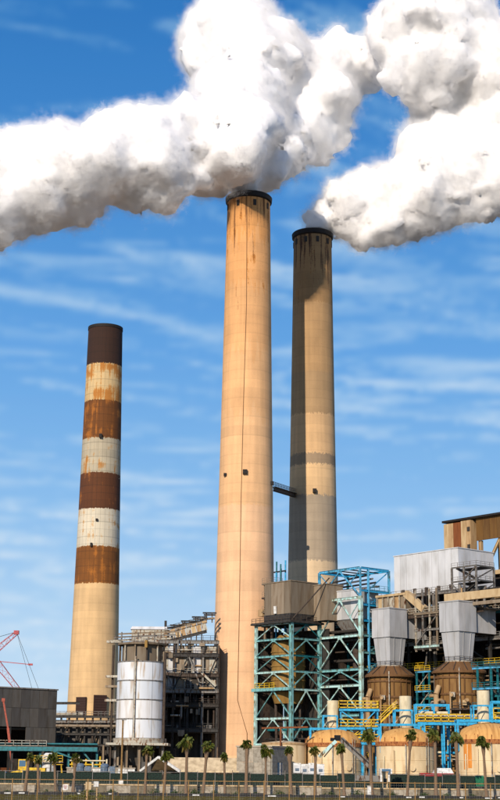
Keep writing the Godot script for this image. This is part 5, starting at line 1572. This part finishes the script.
func palm_trunk(h: float, seed_: int) -> ArrayMesh:
	var r := RandomNumberGenerator.new(); r.seed = seed_
	var prof := []
	var n := 26
	for k in n + 1:
		var q := k / float(n)
		var w := lerpf(.3, .23, q) + (.14 * exp(-q * 14)) + r.randf() * .035
		if q > .74: w += (.06 + .05 * (seed_ % 4)) * sin((q - .74) / .26 * PI * .85)
		prof.append(Vector2(w, h * q))
	return lathe_mesh(prof, 12, true)
func palm_crown(seed_: int, wide: float, droop: float) -> ArrayMesh:
	var r := RandomNumberGenerator.new(); r.seed = seed_
	var st := new_st()
	var tilt := r.randf() * TAU
	for k in 18:
		var az := tilt + r.randfn(0.0, 1.5)
		var el := deg_to_rad(r.randf_range(-25, 88))
		var dir := Vector3(cos(az) * cos(el), sin(el), sin(az) * cos(el))
		var stem := r.randf_range(.25, .8) * wide
		var hub := dir * stem + Vector3(0, -.12 * droop * stem, 0)
		st_bar(st, Vector3.ZERO, hub, .05)
		var side := dir.cross(Vector3.UP).normalized() if absf(dir.y) < .98 else Vector3.RIGHT
		var up := side.cross(dir)
		var n := 15
		for b in n:
			var an := deg_to_rad(lerpf(-105, 105, b / float(n - 1)) + r.randf_range(-5, 5))
			var len_ := wide * r.randf_range(.5, .72) * (1.0 - .25 * absf(an) / PI)
			var f := (dir * cos(an) + side * sin(an)).normalized()
			var tip := hub + f * len_ + Vector3(0, -len_ * (.25 + .35 * r.randf()) * droop, 0)
			var mid := hub + f * len_ * .55 + up * .05
			var ww := side * .055 if absf(cos(an)) > .5 else dir * .055
			quad(st, hub - ww * .3, mid - ww, tip, mid + ww)
	return done(st)

func palms() -> void:
	var base := 246.0
	var rows := [
		[25, 752, "leftmost palm, slim with a small ragged crown", .85], [38.5, 755, "second palm from the left, short, before the white round tank", .8],
		[56, 752, "third palm from the left, slim, before the forklift", .85], [73, 753, "palm just left of the first pump motor", .85],
		[145, 744, "palm before the silo's legs, right of the lamp post", 1.05], [164, 750, "short palm before the dark gable of the shed", .95],
		[186, 736, "tall palm before the pale shed roof, with a divided crown", 1.1], [203, 741, "palm at the left foot of the middle chimney", .95],
		[225, 752, "thin palm bent to the right before the middle chimney", .8], [246, 738, "tall palm before the left end of the block building", 1.0],
		[265.5, 744, "palm before the grey block building's pale wall", 1.0], [291, 746, "palm with two crown tufts left of the white cabinets", .85],
		[315, 745, "palm before the white cabinets and pale jib", .85], [344.5, 743, "palm before the dark boom of the boom truck", .9],
		[372, 728, "tall palm between the boom truck and the middle tank", 1.1], [407, 729, "tall palm in front of the middle domed tank", 1.0],
		[436, 729, "tall palm in the gap between middle and right tanks", 1.1], [458.5, 732, "leaning palm at the left edge of the right tank", 1.0],
		[486.5, 735, "rightmost palm, before the right domed tank", 1.05]]
	var trunks := []; var crowns := []; var dry := []
	for k in 4:
		trunks.append(palm_trunk(7.0, 60 + k)); crowns.append(palm_crown(70 + k, 1.0, 1.0 + .2 * k)); dry.append(palm_crown(90 + k, .75, 2.4))
	var r := RandomNumberGenerator.new(); r.seed = 12
	for i in rows.size():
		var px: float = rows[i][0]
		var d := base + r.randf_range(-3.5, 2.5)
		var t := thing("palm_tree", rows[i][2], "palm tree", foot(px, d, 790), r.randf() * 360, "palms along the shore wall")
		var s: float = rows[i][3] * 1.02
		var h := hy(rows[i][1], d, px) - .95 * s
		var lean := Vector3(r.randf_range(-.8, .8), 0, r.randf_range(-.6, .6))
		var girth := r.randf_range(.66, 1.0)
		var up := (Vector3(0, h, 0) + lean)
		var bas := Basis(Vector3.RIGHT * girth, up / 7.0, Vector3.BACK * girth)
		part(t, "trunk", trunks[i % 4], M.bark, Transform3D(bas, Vector3.ZERO))
		var wide := 1.0 * s
		part(t, "crown", crowns[(i * 3) % 4], M.frond, Transform3D(Basis(Vector3(r.randf_range(-1, 1), .2, r.randf_range(-1, 1)).normalized(), r.randf_range(0, .6)) * Basis.from_scale(Vector3(wide * r.randf_range(.8, 1.2), wide * r.randf_range(.9, 1.35), wide)), up))
		part(t, "dry_skirt", dry[i % 4], M.frond_dry, Transform3D(Basis.from_scale(Vector3(wide, wide, wide)), up - Vector3(0, .25, 0)))

func wire_fence() -> void:
	var d := 180.0
	var t := thing("wire_fence", "ochre wire fence with evenly spaced posts along the bottom of the view", "fence", Vector3(0, 0, -d))
	var x0 := foot(-12, d).x; var x1 := foot(515, d).x
	var n := 22
	for k in n:
		var x := lerpf(x0, x1, k / (n - 1.0))
		rod(t, "post", Vector3(x, 0, 0), Vector3(x, hy(780.5, d), 0), .11, M.fence_ochre)
	for k in n - 1:
		var a := lerpf(x0, x1, k / (n - 1.0)) + .06; var b := lerpf(x0, x1, (k + 1) / (n - 1.0)) - .06
		rod(t, "rail", Vector3(a, hy(781.5, d), 0), Vector3(b, hy(781.5, d), 0), .09, M.fence_ochre)
		var st := new_st()
		for q in 9:
			st_bar(st, Vector3(a, .15 + q * .28, .02), Vector3(b, .15 + q * .28, .02), .012)
		for q in 10:
			st_bar(st, Vector3(lerpf(a, b, (q + .5) / 10), .05, .02), Vector3(lerpf(a, b, (q + .5) / 10), 2.6, .02), .012)
		part(t, "mesh", done(st), M.grey_steel)
	var s := thing("warning_sign", "small white warning sign with red lettering on the fence at left", "sign", foot(66, 179.8))
	box(s, "board", Vector3(0, hy(789, 179.8), 0), Vector3(.62, .62, .05), M.white_paint)
	for k in 3:
		box(s, "lettering", Vector3(0, hy(789, 179.8) + .16 - k * .15, .04), Vector3(.4 - .08 * k, .06, .02), M.red_paint)
	var m := thing("meter_box", "pale meter boxes on short posts behind the wire fence at left", "meter box", foot(92.5, 184))
	for k in 2:
		rod(m, "post", Vector3(-.6 + k * 1.2, 0, 0), Vector3(-.6 + k * 1.2, 2.4, 0), .14, M.beige_b)
	box(m, "box", Vector3(-.4, 2.0, .1), Vector3(.7, .9, .3), M.beige_a)
	box(m, "box", Vector3(.5, 2.2, .1), Vector3(.6, .6, .3), M.white_paint)
	var wm := thing("marker_post", "short white marker post below the palm before the boom truck", "post", foot(369, 232))
	box(wm, "shaft", Vector3(0, .9, 0), Vector3(.55, 1.8, .3), M.white_paint)
	box(wm, "cap", Vector3(0, 1.84, 0), Vector3(.65, .1, .4), M.concrete)
	# black silt fence
	var d2 := 231.0
	var f := thing("silt_fence", "low black silt fence with pale patches along the shore", "fence", Vector3(0, 0, -d2))
	x0 = foot(-10, d2).x; x1 = foot(515, d2).x
	var r := RandomNumberGenerator.new(); r.seed = 5
	var k := 0
	var x := x0
	while x < x1:
		var w := r.randf_range(1.2, 2.4)
		var h := r.randf_range(.38, .62)
		rod(f, "fabric", Vector3(x, h / 2, .06 * sin(k * 1.7)), Vector3(x + w - .02, h / 2 + r.randf_range(-.05, .05), .06 * sin((k + 1) * 1.7)), .04, M.black_rubber, h)
		if r.randf() < .35:
			rod(f, "pale_patch", Vector3(x + w * .2, h * .55, .12), Vector3(x + w * r.randf_range(.45, .8), h * .55, .12), .03, M.white_paint, .16)
		rod(f, "stake", Vector3(x, 0, -.06), Vector3(x, h + .15, -.06), .06, M.fence_ochre)
		x += w
		k += 1

func bush_mesh(seed_: int, n: int) -> ArrayMesh:
	var r := RandomNumberGenerator.new(); r.seed = seed_
	var st := new_st()
	for k in n:
		var az := r.randf() * TAU
		var q := pow(r.randf(), .4)
		var el := r.randf() * PI / 2
		var p := Vector3(cos(az) * cos(el), sin(el) * .8, sin(az) * cos(el)) * q
		p *= .8 + .25 * sin(az * 3 + seed_) + .12 * sin(el * 7 + az)
		var a := Vector3(r.randf() - .5, r.randf() - .2, r.randf() - .5).normalized() * r.randf_range(.08, .17)
		var b := a.cross(Vector3(r.randf() - .5, r.randf() - .5, r.randf() - .5)).normalized() * .045
		quad(st, p - a * .2, p + a * .5 + b, p + a, p + a * .5 - b)
	return done(st)
func ground_cover() -> void:
	var r := RandomNumberGenerator.new(); r.seed = 31
	var bm := [bush_mesh(1, 420), bush_mesh(2, 420), bush_mesh(3, 420)]
	var spots := [[8, "far left corner, left of the first palm"], [47, "between second and third palms"], [92, "beneath the pump motors"], [112, "left of the lamp post"], [156, "between the palms before the shed gable"], [176, "left of the tall palm before the shed"], [194, "right of the tall palm before the shed"], [215, "left of the thin bent palm"], [236, "left of the block building's palms"], [256, "between the block building's two palms"], [279, "left of the twin-tufted palm"], [303, "below the white cabinets"], [330, "below the pale jib"], [357, "below the dark boom"], [392, "left of the middle tank's palm"], [424, "right of the middle tank's palm"], [447, "below the red truck"], [472, "left of the green bin"]]
	for k in spots.size():
		var t := thing("shrub", "low dark green shrub at the wall foot, " + spots[k][1], "shrub", foot(spots[k][0], r.randf_range(240, 248)), r.randf() * 360, "shrubs along the wall foot")
		var s := r.randf_range(.75, 1.25)
		part(t, "foliage", bm[k % 3], M.shrub, Transform3D(Basis.from_scale(Vector3(s * 1.5, s, s * 1.3)), Vector3.ZERO))
		rod(t, "stem", Vector3(0, 0, 0), Vector3(.05, s * .5, 0), .06, M.bark)
	for k in 3:
		var t := thing("yellow_bush", ["small yellow-green bush at the bottom left, leftmost of three", "large yellow-green bush at the bottom left, middle of three", "yellow-green bush at the bottom left, nearest the lamp post"][k], "bush", foot([72.0, 86.0, 101.0][k], 205 + k), k * 70.0, "yellow bushes at the bottom left")
		var s: float = [.8, 1.35, .9][k]
		part(t, "foliage", bm[k], M.shrub_yellow, Transform3D(Basis.from_scale(Vector3(s * 1.7, s, s)), Vector3.ZERO))
		rod(t, "stem", Vector3(0, 0, 0), Vector3(.05, s * .5, 0), .06, M.bark)
	# rough grass
	var st := new_st()
	for k in 7:
		var a := TAU * k / 7
		var o := Vector3(cos(a), 0, sin(a)) * .12
		quad(st, o + Vector3(-.025, 0, 0), o * 1.6 + Vector3(-.02, .3, 0), o * 2.6 + Vector3(0, .5 + .1 * (k % 3), 0), o * 1.6 + Vector3(.02, .3, 0))
	var tuft := done(st)
	var buf := PackedFloat32Array()
	var n := 0
	for k in 16000:
		var p := Vector3(r.randf_range(-45, 45), 0, -r.randf_range(184, 228))
		var s := r.randf_range(.2, .5)
		var c := cos(r.randf() * TAU) * s; var q := sqrt(maxf(0, s * s - c * c))
		buf.append_array([c, 0, q, p.x, 0, s, 0, p.y, -q, 0, c, p.z])
		n += 1
	var mm := MultiMesh.new(); mm.transform_format = MultiMesh.TRANSFORM_3D; mm.mesh = tuft; mm.instance_count = n; mm.buffer = buf
	var mi := MultiMeshInstance3D.new(); mi.multimesh = mm; mi.material_override = M.grass
	put(mi, "grass", self)
	tag(mi, "rough yellow-green grass behind the wire fence", "grass", "", "stuff")
